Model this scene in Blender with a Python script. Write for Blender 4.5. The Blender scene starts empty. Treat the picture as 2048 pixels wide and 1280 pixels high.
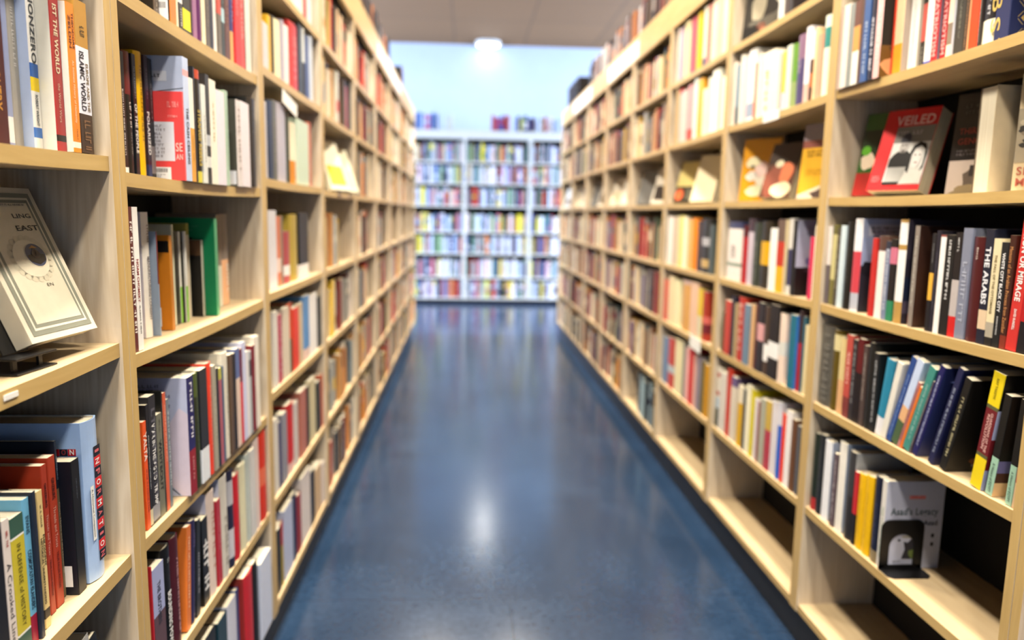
import bpy, bmesh, math, random, colorsys
from mathutils import Matrix, Vector
random.seed(11)
C = bpy.context.scene.collection
SC = bpy.context.scene
H = 1.357            # camera height
XL, XR = -0.574, 1.054   # fronts of the two rows of bookcases
CEIL = 3.93

# ------------------------------------------------------------------ colour helpers
def lin(c):
    return c/12.92 if c <= .04045 else ((c+.055)/1.055)**2.4
def hx(s):
    return tuple(lin(int(s[i:i+2], 16)/255) for i in (0, 2, 4)) + (1.0,)
def jit(col, k=.06):
    f = 1+random.uniform(-k, k)
    return tuple(min(1, max(0, c*f)) for c in col[:3]) + (1.0,)

# ------------------------------------------------------------------ materials
def mat(name):
    m = bpy.data.materials.new(name); m.use_nodes = True
    nt = m.node_tree; b = nt.nodes['Principled BSDF']
    return m, nt, b
def node(nt, t, **kw):
    n = nt.nodes.new(t)
    for k, v in kw.items():
        if k.startswith('i_'):
            n.inputs[k[2:].replace('_', ' ')].default_value = v
        else: setattr(n, k, v)
    return n
def ramp(nt, stops):
    n = nt.nodes.new('ShaderNodeValToRGB'); e = n.color_ramp.elements
    while len(e) > 1: e.remove(e[-1])
    e[0].position, e[0].color = stops[0]
    for p, c in stops[1:]:
        q = e.new(p); q.color = c
    return n
def wood(name, c1, c2, rough, scale=(1, 1, 1), grain=.3):
    m, nt, b = mat(name); L = nt.links
    tc = node(nt, 'ShaderNodeTexCoord'); mp = node(nt, 'ShaderNodeMapping'); mp.inputs['Scale'].default_value = scale
    L.new(tc.outputs['Object'], mp.inputs['Vector'])
    n1 = node(nt, 'ShaderNodeTexNoise', i_Scale=3.0, i_Detail=5.0, i_Roughness=.6, i_Distortion=1.2)
    L.new(mp.outputs['Vector'], n1.inputs['Vector'])
    w = node(nt, 'ShaderNodeTexWave', wave_type='RINGS', rings_direction='Y', i_Scale=2.2, i_Distortion=9.0, i_Detail=3.0)
    L.new(mp.outputs['Vector'], w.inputs['Vector'])
    mx = node(nt, 'ShaderNodeMix', data_type='FLOAT'); mx.inputs[0].default_value = grain
    L.new(n1.outputs['Fac'], mx.inputs[2]); L.new(w.outputs['Fac'], mx.inputs[3])
    r = ramp(nt, [(.25, c1), (.75, c2)])
    L.new(mx.outputs[0], r.inputs['Fac']); L.new(r.outputs['Color'], b.inputs['Base Color'])
    b.inputs['Roughness'].default_value = rough
    return m
M = {}
M['panel'] = wood('maple_laminate', hx('bdaa8f'), hx('d8cab4'), .42, (14, 14, .9), .2)
M['shelf'] = wood('maple_laminate_shelf', hx('c4aa82'), hx('d6c09a'), .38, (10, .9, 10), .12)
M['edge'] = wood('maple_edge_banding', hx('b8985c'), hx('ccae70'), .4, (9, 1.2, 9), .08)
M['edge_v'] = wood('maple_edge_banding_upright', hx('b8985c'), hx('ccae70'), .4, (14, 14, 1.0), .06)
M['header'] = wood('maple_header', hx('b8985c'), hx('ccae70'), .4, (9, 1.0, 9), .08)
def plain(name, col, rough=.5, metal=0.0, noise=.0, nscale=40):
    m, nt, b = mat(name)
    b.inputs['Roughness'].default_value = rough; b.inputs['Metallic'].default_value = metal
    if noise:
        tc = node(nt, 'ShaderNodeTexCoord'); n1 = node(nt, 'ShaderNodeTexNoise', i_Scale=nscale, i_Detail=4.0)
        nt.links.new(tc.outputs['Object'], n1.inputs['Vector'])
        r = ramp(nt, [(.3, tuple(c*(1-noise) for c in col[:3])+(1,)), (.7, tuple(min(1, c*(1+noise)) for c in col[:3])+(1,))])
        nt.links.new(n1.outputs['Fac'], r.inputs['Fac']); nt.links.new(r.outputs['Color'], b.inputs['Base Color'])
    else: b.inputs['Base Color'].default_value = col
    return m
M['backboard'] = plain('black_backboard', hx('080605'), .95, noise=.15)
M['plinth'] = plain('black_plinth', hx('14161a'), .45, noise=.1)
M['black'] = plain('black_steel', hx('0e0e10'), .38, noise=.1)
M['white_board'] = plain('white_laminate', hx('d4d2cb'), .45, noise=.03)
M['wall'] = plain('wall_paint', hx('b9c4d8'), .75, noise=.02, nscale=6)
M['tag'] = plain('white_card', hx('efeee8'), .5, noise=.02)
M['lamp_ring'] = plain('white_metal_ring', hx('d8d8d6'), .4, noise=.02)
M['mullion'] = plain('white_window_frame', hx('dcdcda'), .5, noise=.02)
# covers: each face carries its own printed colour
def coverm(name, rough, coat):
    m, nt, b = mat(name); L = nt.links
    at = node(nt, 'ShaderNodeAttribute', attribute_name='Col')
    tc = node(nt, 'ShaderNodeTexCoord')
    n1 = node(nt, 'ShaderNodeTexNoise', i_Scale=55.0, i_Detail=3.0)
    L.new(tc.outputs['Object'], n1.inputs['Vector'])
    mr = node(nt, 'ShaderNodeMapRange'); mr.inputs[3].default_value = .93; mr.inputs[4].default_value = 1.07
    L.new(n1.outputs['Fac'], mr.inputs[0])
    mx = node(nt, 'ShaderNodeMix', data_type='RGBA', blend_type='MULTIPLY'); mx.inputs[0].default_value = 1
    L.new(at.outputs['Color'], mx.inputs[6]); L.new(mr.outputs[0], mx.inputs[7])
    L.new(mx.outputs[2], b.inputs['Base Color'])
    b.inputs['Roughness'].default_value = rough; b.inputs['Specular IOR Level'].default_value = .38; b.inputs['Coat Weight'].default_value = coat; b.inputs['Coat Roughness'].default_value = .25
    return m
M['cover'] = coverm('printed_cover', .42, .05)
def paperm():
    m, nt, b = mat('book_paper'); L = nt.links
    tc = node(nt, 'ShaderNodeTexCoord'); mp = node(nt, 'ShaderNodeMapping'); mp.inputs['Scale'].default_value = (4, 1500, 4)
    L.new(tc.outputs['Object'], mp.inputs['Vector'])
    n1 = node(nt, 'ShaderNodeTexNoise', i_Scale=1.0, i_Detail=3.0)
    L.new(mp.outputs['Vector'], n1.inputs['Vector'])
    r = ramp(nt, [(.3, hx('c4b899')), (.7, hx('efe8d4'))])
    L.new(n1.outputs['Fac'], r.inputs['Fac']); L.new(r.outputs['Color'], b.inputs['Base Color'])
    b.inputs['Roughness'].default_value = .8
    return m
M['paper'] = paperm()
def floorm():
    m, nt, b = mat('navy_linoleum'); L = nt.links
    tc = node(nt, 'ShaderNodeTexCoord')
    n1 = node(nt, 'ShaderNodeTexNoise', i_Scale=1.6, i_Detail=8.0, i_Roughness=.65, i_Distortion=.6)
    n2 = node(nt, 'ShaderNodeTexNoise', i_Scale=45.0, i_Detail=6.0, i_Roughness=.7)
    for n in (n1, n2): L.new(tc.outputs['Object'], n.inputs['Vector'])
    mx = node(nt, 'ShaderNodeMix', data_type='FLOAT'); mx.inputs[0].default_value = .45
    L.new(n1.outputs['Fac'], mx.inputs[2]); L.new(n2.outputs['Fac'], mx.inputs[3])
    r = ramp(nt, [(.3, hx('152539')), (.5, hx('1f334c')), (.7, hx('2e4460'))])
    L.new(mx.outputs[0], r.inputs['Fac'])
    # sheet seams every 2 m along the aisle
    br = node(nt, 'ShaderNodeTexBrick'); br.offset = 0
    br.inputs['Color1'].default_value = (1, 1, 1, 1); br.inputs['Color2'].default_value = (1, 1, 1, 1); br.inputs['Mortar'].default_value = (.55, .58, .62, 1)
    br.inputs['Scale'].default_value = 1; br.inputs['Mortar Size'].default_value = .002; br.inputs['Brick Width'].default_value = .9; br.inputs['Row Height'].default_value = .9
    mp = node(nt, 'ShaderNodeMapping'); mp.inputs['Location'].default_value = (-.165, .2, 0)
    L.new(tc.outputs['Object'], mp.inputs['Vector']); L.new(mp.outputs['Vector'], br.inputs['Vector'])
    m2 = node(nt, 'ShaderNodeMix', data_type='RGBA', blend_type='MULTIPLY'); m2.inputs[0].default_value = 1
    L.new(r.outputs['Color'], m2.inputs[6]); L.new(br.outputs['Color'], m2.inputs[7])
    L.new(m2.outputs[2], b.inputs['Base Color'])
    rr = node(nt, 'ShaderNodeMapRange'); rr.inputs[3].default_value = .12; rr.inputs[4].default_value = .24
    L.new(n2.outputs['Fac'], rr.inputs[0]); L.new(rr.outputs[0], b.inputs['Roughness'])
    bp = node(nt, 'ShaderNodeBump'); bp.inputs['Strength'].default_value = .05; bp.inputs['Distance'].default_value = .01
    n3 = node(nt, 'ShaderNodeTexNoise', i_Scale=5.0, i_Detail=3.0); L.new(tc.outputs['Object'], n3.inputs['Vector'])
    L.new(n3.outputs['Fac'], bp.inputs['Height']); L.new(bp.outputs['Normal'], b.inputs['Normal'])
    b.inputs['Specular IOR Level'].default_value = .55
    return m
M['floor'] = floorm()
def ceilm():
    m, nt, b = mat('ceiling_tiles'); L = nt.links
    tc = node(nt, 'ShaderNodeTexCoord')
    br = node(nt, 'ShaderNodeTexBrick'); br.offset = 0
    br.inputs['Color1'].default_value = hx('7c5730'); br.inputs['Color2'].default_value = hx('74512c'); br.inputs['Mortar'].default_value = hx('624424')
    br.inputs['Scale'].default_value = 1; br.inputs['Mortar Size'].default_value = .014; br.inputs['Mortar Smooth'].default_value = .3
    br.inputs['Brick Width'].default_value = 1.06; br.inputs['Row Height'].default_value = 1.06
    mp = node(nt, 'ShaderNodeMapping'); mp.inputs['Location'].default_value = (.2, 0, 0)
    L.new(tc.outputs['Object'], mp.inputs['Vector']); L.new(mp.outputs['Vector'], br.inputs['Vector'])
    L.new(br.outputs['Color'], b.inputs['Base Color']); b.inputs['Roughness'].default_value = .9
    return m
M['ceiling'] = ceilm()
def emis(name, col, s):
    m, nt, b = mat(name)
    b.inputs['Emission Color'].default_value = col; b.inputs['Emission Strength'].default_value = s
    b.inputs['Base Color'].default_value = (.9, .9, .9, 1)
    return m
M['diffuser'] = emis('lamp_diffuser', (1, .97, .9, 1), 7)
m, nt, b = mat('window_glass')
gm = node(nt, 'ShaderNodeMixShader'); gm.inputs[0].default_value = .06
nt.links.new(nt.nodes.new('ShaderNodeBsdfTransparent').outputs[0], gm.inputs[1]); nt.links.new(nt.nodes.new('ShaderNodeBsdfGlossy').outputs[0], gm.inputs[2])
nt.links.new(gm.outputs[0], nt.nodes['Material Output'].inputs['Surface'])
M['glass'] = m

# ------------------------------------------------------------------ mesh builder
class MB:
    def __init__(s): s.v = []; s.f = []; s.c = []; s.m = []
    def face(s, pts, col=(1, 1, 1, 1), mi=0):
        n = len(s.v); s.v += [tuple(p) for p in pts]; s.f.append(tuple(range(n, n+len(pts)))); s.c.append(col); s.m.append(mi)
    def box(s, x0, x1, y0, y1, z0, z1, col=(1, 1, 1, 1), mi=0, mis=None, cols=None):
        """mis / cols: dict of face key ('+x','-x','+y','-y','+z','-z') -> material index / colour"""
        n = len(s.v)
        s.v += [(x0,y0,z0),(x1,y0,z0),(x1,y1,z0),(x0,y1,z0),(x0,y0,z1),(x1,y0,z1),(x1,y1,z1),(x0,y1,z1)]
        for k, q in (('-z',(0,3,2,1)),('+z',(4,5,6,7)),('-y',(0,1,5,4)),('+x',(1,2,6,5)),('+y',(2,3,7,6)),('-x',(3,0,4,7))):
            s.f.append(tuple(n+i for i in q)); s.c.append((cols or {}).get(k, col)); s.m.append((mis or {}).get(k, mi))
    def prism(s, poly, z0, z1, col=(1,1,1,1), mi=0):
        """poly: (x, y) counter-clockwise"""
        n = len(s.v); k = len(poly)
        s.v += [(x, y, z0) for x, y in poly] + [(x, y, z1) for x, y in poly]
        s.f.append(tuple(n+k-1-i for i in range(k))); s.f.append(tuple(n+k+i for i in range(k)))
        s.c += [col, col]; s.m += [mi, mi]
        for i in range(k):
            j = (i+1) % k
            s.f.append((n+i, n+j, n+k+j, n+k+i)); s.c.append(col); s.m.append(mi)
    def xform(s, mtx, start=0):
        for i in range(start, len(s.v)): s.v[i] = tuple(mtx @ Vector(s.v[i]))
    def build(s, name, mats, parent=None, bevel=0):
        me = bpy.data.meshes.new(name); me.from_pydata(s.v, [], s.f)
        for mm in (mats if isinstance(mats, (list, tuple)) else [mats]): me.materials.append(mm)
        me.polygons.foreach_set('material_index', s.m)
        at = me.color_attributes.new('Col', 'FLOAT_COLOR', 'CORNER')
        buf = []
        for f, c in zip(s.f, s.c): buf += list(c)*len(f)
        at.data.foreach_set('color', buf)
        me.update()
        o = bpy.data.objects.new(name, me); C.objects.link(o)
        if parent: o.parent = parent
        if bevel:
            bv = o.modifiers.new('edge', 'BEVEL'); bv.width = bevel; bv.segments = 2; bv.limit_method = 'ANGLE'
        return o
def build_apart(mb, name, m, parent):
    """one object for each cluster of printed faces that lies apart from the others"""
    nv = len(mb.v); par = list(range(nv))
    def find(i):
        while par[i] != i: par[i] = par[par[i]]; i = par[i]
        return i
    for f in mb.f:
        for q in f[1:]: par[find(q)] = find(f[0])
    isl = {}
    for k, f in enumerate(mb.f): isl.setdefault(find(f[0]), []).append(k)
    items = []
    for ks in isl.values():
        ps = [mb.v[i] for k in ks for i in mb.f[k]]
        lo = [min(p[a] for p in ps) for a in range(3)]; hi = [max(p[a] for p in ps) for a in range(3)]
        items.append((ks, lo, hi, max(h-l for h, l in zip(hi, lo))))
    n = len(items); g = list(range(n))
    def fg(i):
        while g[i] != i: g[i] = g[g[i]]; i = g[i]
        return i
    for i in range(n):
        for j in range(i):
            if fg(i) == fg(j): continue
            A, B_ = items[i], items[j]
            gap = math.sqrt(sum(max(0, A[1][a]-B_[2][a], B_[1][a]-A[2][a])**2 for a in range(3)))
            if gap <= max(.017, .4*max(A[3], B_[3])): g[fg(i)] = fg(j)
    out = {}
    for i in range(n): out.setdefault(fg(i), []).extend(items[i][0])
    for ks in out.values():
        q = MB()
        for k in ks: 
            n0 = len(q.v); f = mb.f[k]
            q.v += [mb.v[i] for i in f]; q.f.append(tuple(range(n0, n0+len(f)))); q.c.append(mb.c[k]); q.m.append(mb.m[k])
        o = q.build(name, m, parent)
        if len(o.data.vertices) < 6000:
            b2 = bmesh.new(); b2.from_mesh(o.data); bmesh.ops.remove_doubles(b2, verts=b2.verts, dist=1e-6); b2.to_mesh(o.data); b2.free()
def tag(o, label=None, cat=None, group=None, kind=None):
    if label: o['label'] = label
    if cat: o['category'] = cat
    if group: o['group'] = group
    if kind: o['kind'] = kind
    return o
def thing(name, label, cat, mtx=None, group=None):
    o = bpy.data.objects.new(name, None); C.objects.link(o); o.empty_display_size = .05
    if mtx is not None: o.matrix_world = mtx
    return tag(o, label, cat, group)

# ------------------------------------------------------------------ lettering
_txt = {}
def text_mesh(s, bold=.0):
    k = (s, bold)
    if k not in _txt:
        cu = bpy.data.curves.new('lettering', 'FONT'); cu.body = s; cu.size = 1; cu.offset = bold; cu.resolution_u = 3
        cu.space_character = 1.05
        o = bpy.data.objects.new('lettering', cu); C.objects.link(o)
        bpy.context.view_layer.update()
        me = bpy.data.meshes.new_from_object(o.evaluated_get(bpy.context.evaluated_depsgraph_get()))
        vs = [v.co.copy() for v in me.vertices]; fs = [tuple(p.vertices) for p in me.polygons]
        bpy.data.objects.remove(o); bpy.data.curves.remove(cu); bpy.data.meshes.remove(me)
        xs = [v.x for v in vs]; ys = [v.y for v in vs]
        _txt[k] = (vs, fs, min(xs), max(xs), min(ys), max(ys))
    return _txt[k]
def put_text(mb, s, O, U, V, w, h, col, bold=.02, fit=True):
    """text in the box starting at O, w along U and h along V"""
    vs, fs, x0, x1, y0, y1 = text_mesh(s, bold)
    sx = w/(x1-x0); cap = .72
    sy = h/cap
    if sy > sx*1.7: sy = sx*1.7
    if sx > sy*1.9: sx = sy*1.9
    ox = (w-(x1-x0)*sx)/2; oy = (h-cap*sy)/2
    n = len(mb.v)
    for v in vs: mb.v.append(tuple(O+U*((v.x-x0)*sx+ox)+V*(v.y*sy+oy)))
    for f in fs: mb.f.append(tuple(n+i for i in f)); mb.c.append(col); mb.m.append(0)
def put_marks(mb, O, U, V, w, h, col, rows=1):
    """lines of small print too fine to read: short strokes"""
    rh = h/rows
    for r in range(rows):
        x = 0; cw = min(rh*.75, w/6)
        y0 = h-(r+1)*rh+rh*.22; y1 = h-r*rh-rh*.12
        end = w*(1 if rows == 1 else random.uniform(.75, 1))
        while x < end:
            run = random.randint(2, 7)
            for _ in range(run):
                g = cw*random.uniform(.45, .9)
                if x+g > end: break
                t = cw*.26
                for a, b_, c_, d_ in random.choice([((0, t, 0, 1), (t, g, .0, .22)), ((0, t, 0, 1), (t, g, .78, 1)), ((g-t, g, 0, 1), (0, g-t, .4, .62)), ((0, t, 0, 1), (g-t, g, 0, 1)), ((0, g, .8, 1), (g/2-t/2, g/2+t/2, 0, .8))]):
                    p = [(x+a, y0+(y1-y0)*c_), (x+b_, y0+(y1-y0)*c_), (x+b_, y0+(y1-y0)*d_), (x+a, y0+(y1-y0)*d_)]
                    mb.face([O+U*q[0]+V*q[1] for q in p], col)
                x += g+cw*.18
            x += cw*.5
CLIP = [None]
def cl(u, v): return (min(max(u, 0), CLIP[0][0]), min(max(v, 0), CLIP[0][1])) if CLIP[0] else (u, v)
def rect(mb, O, U, V, u0, u1, v0, v1, col, lift=0.0):
    (u0, v0), (u1, v1) = cl(u0, v0), cl(u1, v1)
    N = U.cross(V)*lift
    mb.face([O+N+U*u0+V*v0, O+N+U*u1+V*v0, O+N+U*u1+V*v1, O+N+U*u0+V*v1], col)
def blob(mb, O, U, V, cu, cv, ru, rv, col, lift=0.0, n=14, rag=.0):
    N = U.cross(V)*lift
    pts = []
    for i in range(n):
        a = 2*math.pi*i/n; k = 1+random.uniform(-rag, rag)
        pu, pv = cl(cu+ru*k*math.cos(a), cv+rv*k*math.sin(a)); pts.append(O+N+U*pu+V*pv)
    mb.face(pts, col)
def poly(mb, O, U, V, pts, col, lift=0.0):
    N = U.cross(V)*lift
    pts = [cl(*p) for p in pts]; mb.face([O+N+U*p[0]+V*p[1] for p in pts], col)
def barcode(mb, O, U, V, u0, u1, v0, v1, lift):
    rect(mb, O, U, V, u0, u1, v0, v1, hx('eceef2'), lift)
    x = u0+(u1-u0)*.1
    while x < u1-(u1-u0)*.12:
        g = (u1-u0)*random.uniform(.012, .03)
        rect(mb, O, U, V, x, x+g, v0+(v1-v0)*.6, v0+(v1-v0)*.9, hx('3a3a40'), lift+.0002); x += g+(u1-u0)*.02
    put_marks(mb, O+U.cross(V)*(lift+.0002)+U*(u0+(u1-u0)*.1)+V*(v0+(v1-v0)*.12), U, V, (u1-u0)*.7, (v1-v0)*.36, hx('70707a'), 3)

# ------------------------------------------------------------------ one book
def cover_mesh(d, th, h, t, bul, segs, spine_col, board_col, near_col, near_sign, bands):
    """spine at x=0 facing +x, thickness along y, fore-edge at x=-d"""
    mb = MB()
    outer = [(-d, 0.0)]; inner = [(-d, t)]
    r = min(th*.3, .004) if bul else min(th*.12, .0012)
    if bul:
        n = segs
        for i in range(n+1):
            a = i/n; y = a*th; x = -bul+bul*math.sin(math.pi*a)
            outer.append((x, y)); inner.append((x-t if 0 < i < n else x-t*.8, t+a*(th-2*t)))
    else:
        for x, y in ((-r, 0), (0, r), (0, th-r), (-r, th)): outer.append((x, y))
        for x, y in ((-r-t*.4, t), (-t, r+t*.3), (-t, th-r-t*.3), (-r-t*.4, th-t)): inner.append((x, y))
    outer.append((-d, th)); inner.append((-d, th-t))
    zs = sorted({0.0, h} | {h*(1-b[0]) for b in bands} | {h*(1-b[1]) for b in bands})
    k = len(outer)
    def colour(z, i):
        z = 1-z/h
        first, last = i == 0, i == k-2
        if (first and near_sign < 0) or (last and near_sign > 0):
            if near_col: return near_col
        if (first or last) and board_col: return board_col
        c = spine_col
        for b in bands:
            if b[0] <= z <= b[1]: c = b[2]
        return c
    for z0, z1 in zip(zs[:-1], zs[1:]):
        for i in range(k-1):
            (ax, ay), (bx, by) = outer[i], outer[i+1]
            mb.face([(ax, ay, z0), (bx, by, z0), (bx, by, z1), (ax, ay, z1)], colour((z0+z1)/2, i))
    ic = hx('d8d2c4')
    for i in range(k-1):
        (ax, ay), (bx, by) = inner[i], inner[i+1]
        mb.face([(bx, by, 0), (ax, ay, 0), (ax, ay, h), (bx, by, h)], ic)
        (ox, oy), (px, py) = outer[i], outer[i+1]
        mb.face([(ox, oy, h), (px, py, h), (bx, by, h), (ax, ay, h)], colour(h*.999, i))
        mb.face([(px, py, 0), (ox, oy, 0), (ax, ay, 0), (bx, by, 0)], colour(h*.001, i))
    for i, j in ((0, 1), (k-1, -1)):
        (ox, oy), (ax, ay) = outer[i], inner[i]
        q = [(ox, oy, 0), (ox, oy, h), (ax, ay, h), (ax, ay, 0)]
        mb.face(q if j == 1 else q[::-1], colour(h*.5, 0 if i == 0 else k-2))
    return mb

def art(mb, kind, O, U, V, w, h, spine_right):
    """printed picture on the side of a book; O lower left as one looks at it"""
    k = .0003
    A = lambda a, b, c, d, col, l=1: rect(mb, O, U, V, w*a, w*b, h*c, h*d, hx(col), k*l)
    B = lambda a, b, ra, rb, col, l=2, rag=.0, n=14: blob(mb, O, U, V, w*a, h*b, w*ra, h*rb, hx(col), k*l, n, rag)
    def T(s, a, b, c, d, col, l=3, bold=.02): put_text(mb, s, O+U.cross(V)*k*l+U*w*a+V*h*c, U, V, w*(b-a), h*(d-c), hx(col), bold)
    def Mk(a, b, c, d, col, rows, l=3): put_marks(mb, O+U.cross(V)*k*l+U*w*a+V*h*c, U, V, w*(b-a), h*(d-c), hx(col), rows)
    if kind == 'red':
        A(.0, .84, .22, .66, 'd3d7e6'); Mk(.1, .74, .25, .63, '8a8a9a', 9); barcode(mb, O, U, V, w*.25, w*.76, h*.0, h*.15, k)
        T('SE', .86, .98, .33, .43, 'f4b8b4'); T('AN', .86, .98, .22, .32, 'f4b8b4'); Mk(.74, .96, .8, .9, 'f09090', 1); Mk(.74, .96, .7, .74, 'f09090', 1)
    elif kind == 'sky':
        A(.0, .8, .8, .88, 'c9cfde'); Mk(.1, .76, .82, .86, '33384c', 1); A(0, .62, .6, .76, 'c4cad8'); Mk(.1, .58, .62, .74, '70788c', 3); A(0, .82, .5, .57, 'c4cad8'); Mk(.1, .8, .51, .56, '60687c', 2)
        poly(mb, O, U, V, [(w*.62, h*.71), (w, h*.745), (w, h*.75), (w*.62, h*.717)], hx('3a4250'), k); poly(mb, O, U, V, [(w*.8, h*.55), (w, h*.58), (w, h*.585), (w*.8, h*.556)], hx('3a4250'), k)
    elif kind == 'orange':
        A(.1, 1, .82, .94, '120e0a'); Mk(.2, .8, .84, .92, 'a0988c', 2); Mk(.12, .85, .46, .76, '8a5210', 8); Mk(.12, .85, .3, .42, '8a5210', 4); barcode(mb, O, U, V, w*.2, w*.85, h*.04, h*.24, k)
    elif kind == 'black':
        A(.0, 1, .8, 1, '5a4028'); Mk(.05, .75, .1, .74, '9c9a94', 8)
    elif kind == 'green':
        A(.0, .68, .3, .8, '0c140f'); Mk(.1, .85, .86, .93, '3f8a60', 2)
    elif kind == 'lines':
        A(.0, .4, .9, 1, '3c3c48'); Mk(.25, .84, .66, .95, '6a7090', 7); Mk(.25, .78, .36, .6, '6a7090', 6); Mk(.25, .75, .18, .28, '6a7090', 3)
        poly(mb, O, U, V, [(w*.5, h*.3), (w*.9, h*.75), (w, h*.7), (w, 0), (w*.9, 0)], hx('cfc4d6'), k*.6); poly(mb, O, U, V, [(w*.55, h*.2), (w*.86, h*.01), (w*.88, h*.01), (w*.56, h*.22)], hx('4a5068'), k*1.2)
    elif kind == 'dark':
        A(0, 1, 0, .35, '6a4a1c'); B(.5, .14, .5, .12, 'd89a6a', rag=.3); B(.4, .3, .3, .06, '2c3428', rag=.3); A(.55, .8, .55, .68, 'd8d4c8')
    elif kind == 'photo':
        A(0, 1, 0, .5, '2a2d38'); A(0, 1, .5, .8, '9fb0d4'); B(.25, .45, .25, .1, '1c2028', rag=.2); B(.7, .42, .3, .12, '2c3040', rag=.2); B(.45, .3, .06, .04, '8a5a50'); A(.1, .9, .82, .94, 'd0d4e0'); Mk(.15, .8, .84, .92, '5a6070', 2)
    elif kind == 'photo2':
        A(0, 1, .62, 1, '3a3440'); B(.3, .5, .16, .09, '8a90a8', rag=.2); A(0, 1, .22, .45, '1f2840'); A(.1, 1, .0, .1, 'c0502c'); A(0, 1, .1, .22, '50485c')
    elif kind == 'photo3':
        A(0, 1, 0, .38, '0f0e10'); B(.55, .45, .3, .1, '7070a8', rag=.3); B(.75, .66, .12, .09, '2a382c'); Mk(.2, .9, .8, .95, '7a7e94', 3); B(.5, .34, .3, .05, '5a4a58', rag=.3)
    elif kind == 'navy':
        for a, b, ra, rb, c in ((.5, .85, .3, .06, '8a98dc'), (.4, .72, .14, .13, '0d0d16'), (.3, .55, .1, .1, 'c4ccec'), (.6, .5, .12, .1, '7a8ad4'), (.5, .28, .25, .05, '6a80d0'), (.5, .14, .2, .06, '8a9ce4'), (.75, .65, .1, .12, '6a6470')): B(a, b, ra, rb, c, rag=.25)
    elif kind == 'gold':
        B(.62, .45, .1, .32, '8a5a1c', rag=.1); B(.66, .78, .05, .08, 'a8682a'); B(.6, .12, .28, .06, '6a3c20', rag=.2); T('W', .5, .66, .62, .7, 'd8c070'); T('S', .46, .62, .5, .58, 'd8c070'); Mk(.35, .75, .05, .09, '9a9890', 1)
    elif kind == 'ray':
        A(0, 1, .45, .7, 'a6aed0'); A(0, 1, .18, .45, '6a1a20'); A(0, 1, .0, .18, '98a0c4'); T('RAY', .3, .95, .84, .92, 'a8a49c'); B(.3, .05, .16, .07, '141414')
    elif kind == 'egypt':
        A(0, 1, .36, 1, '1c140e'); B(.5, .7, .35, .2, '4a3420', rag=.25); A(0, 1, .24, .36, '6a628c'); A(0, 1, .14, .24, '4a2c20'); A(0, 1, 0, .14, 'd8b080'); B(.45, .07, .2, .05, 'a8482c', rag=.3); Mk(.2, .8, .38, .43, '9a948a', 1)
    elif kind == 'legacy':
        T("Asad's Legacy", .1, .92, .62, .7, '4a5a5e'); A(.4, .68, .8, .84, 'd0605c'); Mk(.4, .68, .8, .84, 'e8a0a0', 1); poly(mb, O, U, V, [(w*.35, h*.11), (w*.6, h*.11), (w*.6, h*.31), (w*.5, h*.34), (w*.44, h*.3), (w*.37, h*.31), (w*.4, h*.22)], hx('2c2c34'), k*2); B(.52, .17, .06, .05, '6a7a40', 3, .25); A(.27, .31, .315, .34, '1c1c1c', 3); B(.46, .37, .1, .02, 'a8a498', rag=.4); Mk(.2, .34, .06, .1, '8a8a94', 1); T('Asad', .68, .92, .5, .56, '303438'); B(.86, .38, .03, .025, '202024'); B(.86, .28, .03, .025, '202024'); Mk(.22, .3, .42, .56, 'c08a90', 2)
    elif kind == 'lattice':
        n = 5
        for i in range(n):
            for j in range(7):
                cx = w*(.1+.9*(i+.5)/n); cy = h*(j+.5)/7; s = h/7*.2
                poly(mb, O, U, V, [(cx-s, cy), (cx, cy-s), (cx+s, cy), (cx, cy+s)], hx('b09a62'), k)
                for sx, sy in ((1, 1), (1, -1), (-1, 1), (-1, -1)):
                    q = s*1.9; e = s*.22
                    poly(mb, O, U, V, [(cx+sx*q, cy+sy*e), (cx+sx*e, cy+sy*q), (cx+sx*(e+.5*e), cy+sy*(q+.5*e)), (cx+sx*(q+.5*e), cy+sy*(e+.5*e))], hx('b8a878'), k)

def tone(col):
    r, g, b = (int(col[i:i+2], 16)/255 for i in (0, 2, 4)); h, s, v = colorsys.rgb_to_hsv(r, g, b); h *= 360
    if v < .2: return 'black' if s < .5 or v < .1 else 'blackish'
    if s < .13: return 'white' if v > .88 else 'pale grey' if v > .7 else 'grey' if v > .4 else 'charcoal'
    if h < 14 or h >= 345: return ('red' if s > .6 else 'pink' if v > .75 else 'brownish red') if v > .55 else 'maroon'
    if h < 42: return ('orange' if s > .65 else 'cream' if s < .28 else 'tan') if v > .7 else 'brown'
    if h < 68: return ('yellow' if s > .5 else 'cream') if v > .7 else 'olive'
    if h < 165: return ('pale green' if s < .35 and v > .6 else 'green') if v > .35 else 'dark green'
    if h < 200: return ('teal' if s > .4 else 'pale blue') if v > .4 else 'dark teal'
    if h < 255: return ('pale blue' if v > .75 else 'blue' if v > .42 else 'slate') if v > .35 else 'navy'
    if h < 320: return ('lavender' if v > .7 else 'purple') if v > .3 else 'dark purple'
    return ('pink' if v > .75 else 'plum') if v > .3 else 'maroon'
ORD = 'first second third fourth fifth sixth seventh eighth ninth tenth eleventh twelfth thirteenth fourteenth fifteenth sixteenth seventeenth eighteenth nineteenth twentieth twenty-first twenty-second twenty-third twenty-fourth twenty-fifth twenty-sixth twenty-seventh twenty-eighth twenty-ninth thirtieth'.split()
LEVEL = {1: 'bottom', 2: 'second', 3: 'third', 4: 'fourth', 5: 'fifth', 6: 'sixth', 7: 'seventh'}
BAYN = {'L1': 'first left', 'L2': 'second left', 'L3': 'third left', 'R1': 'first right', 'R2': 'second right', 'R3': 'third right', 'R0': 'edge'}
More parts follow.
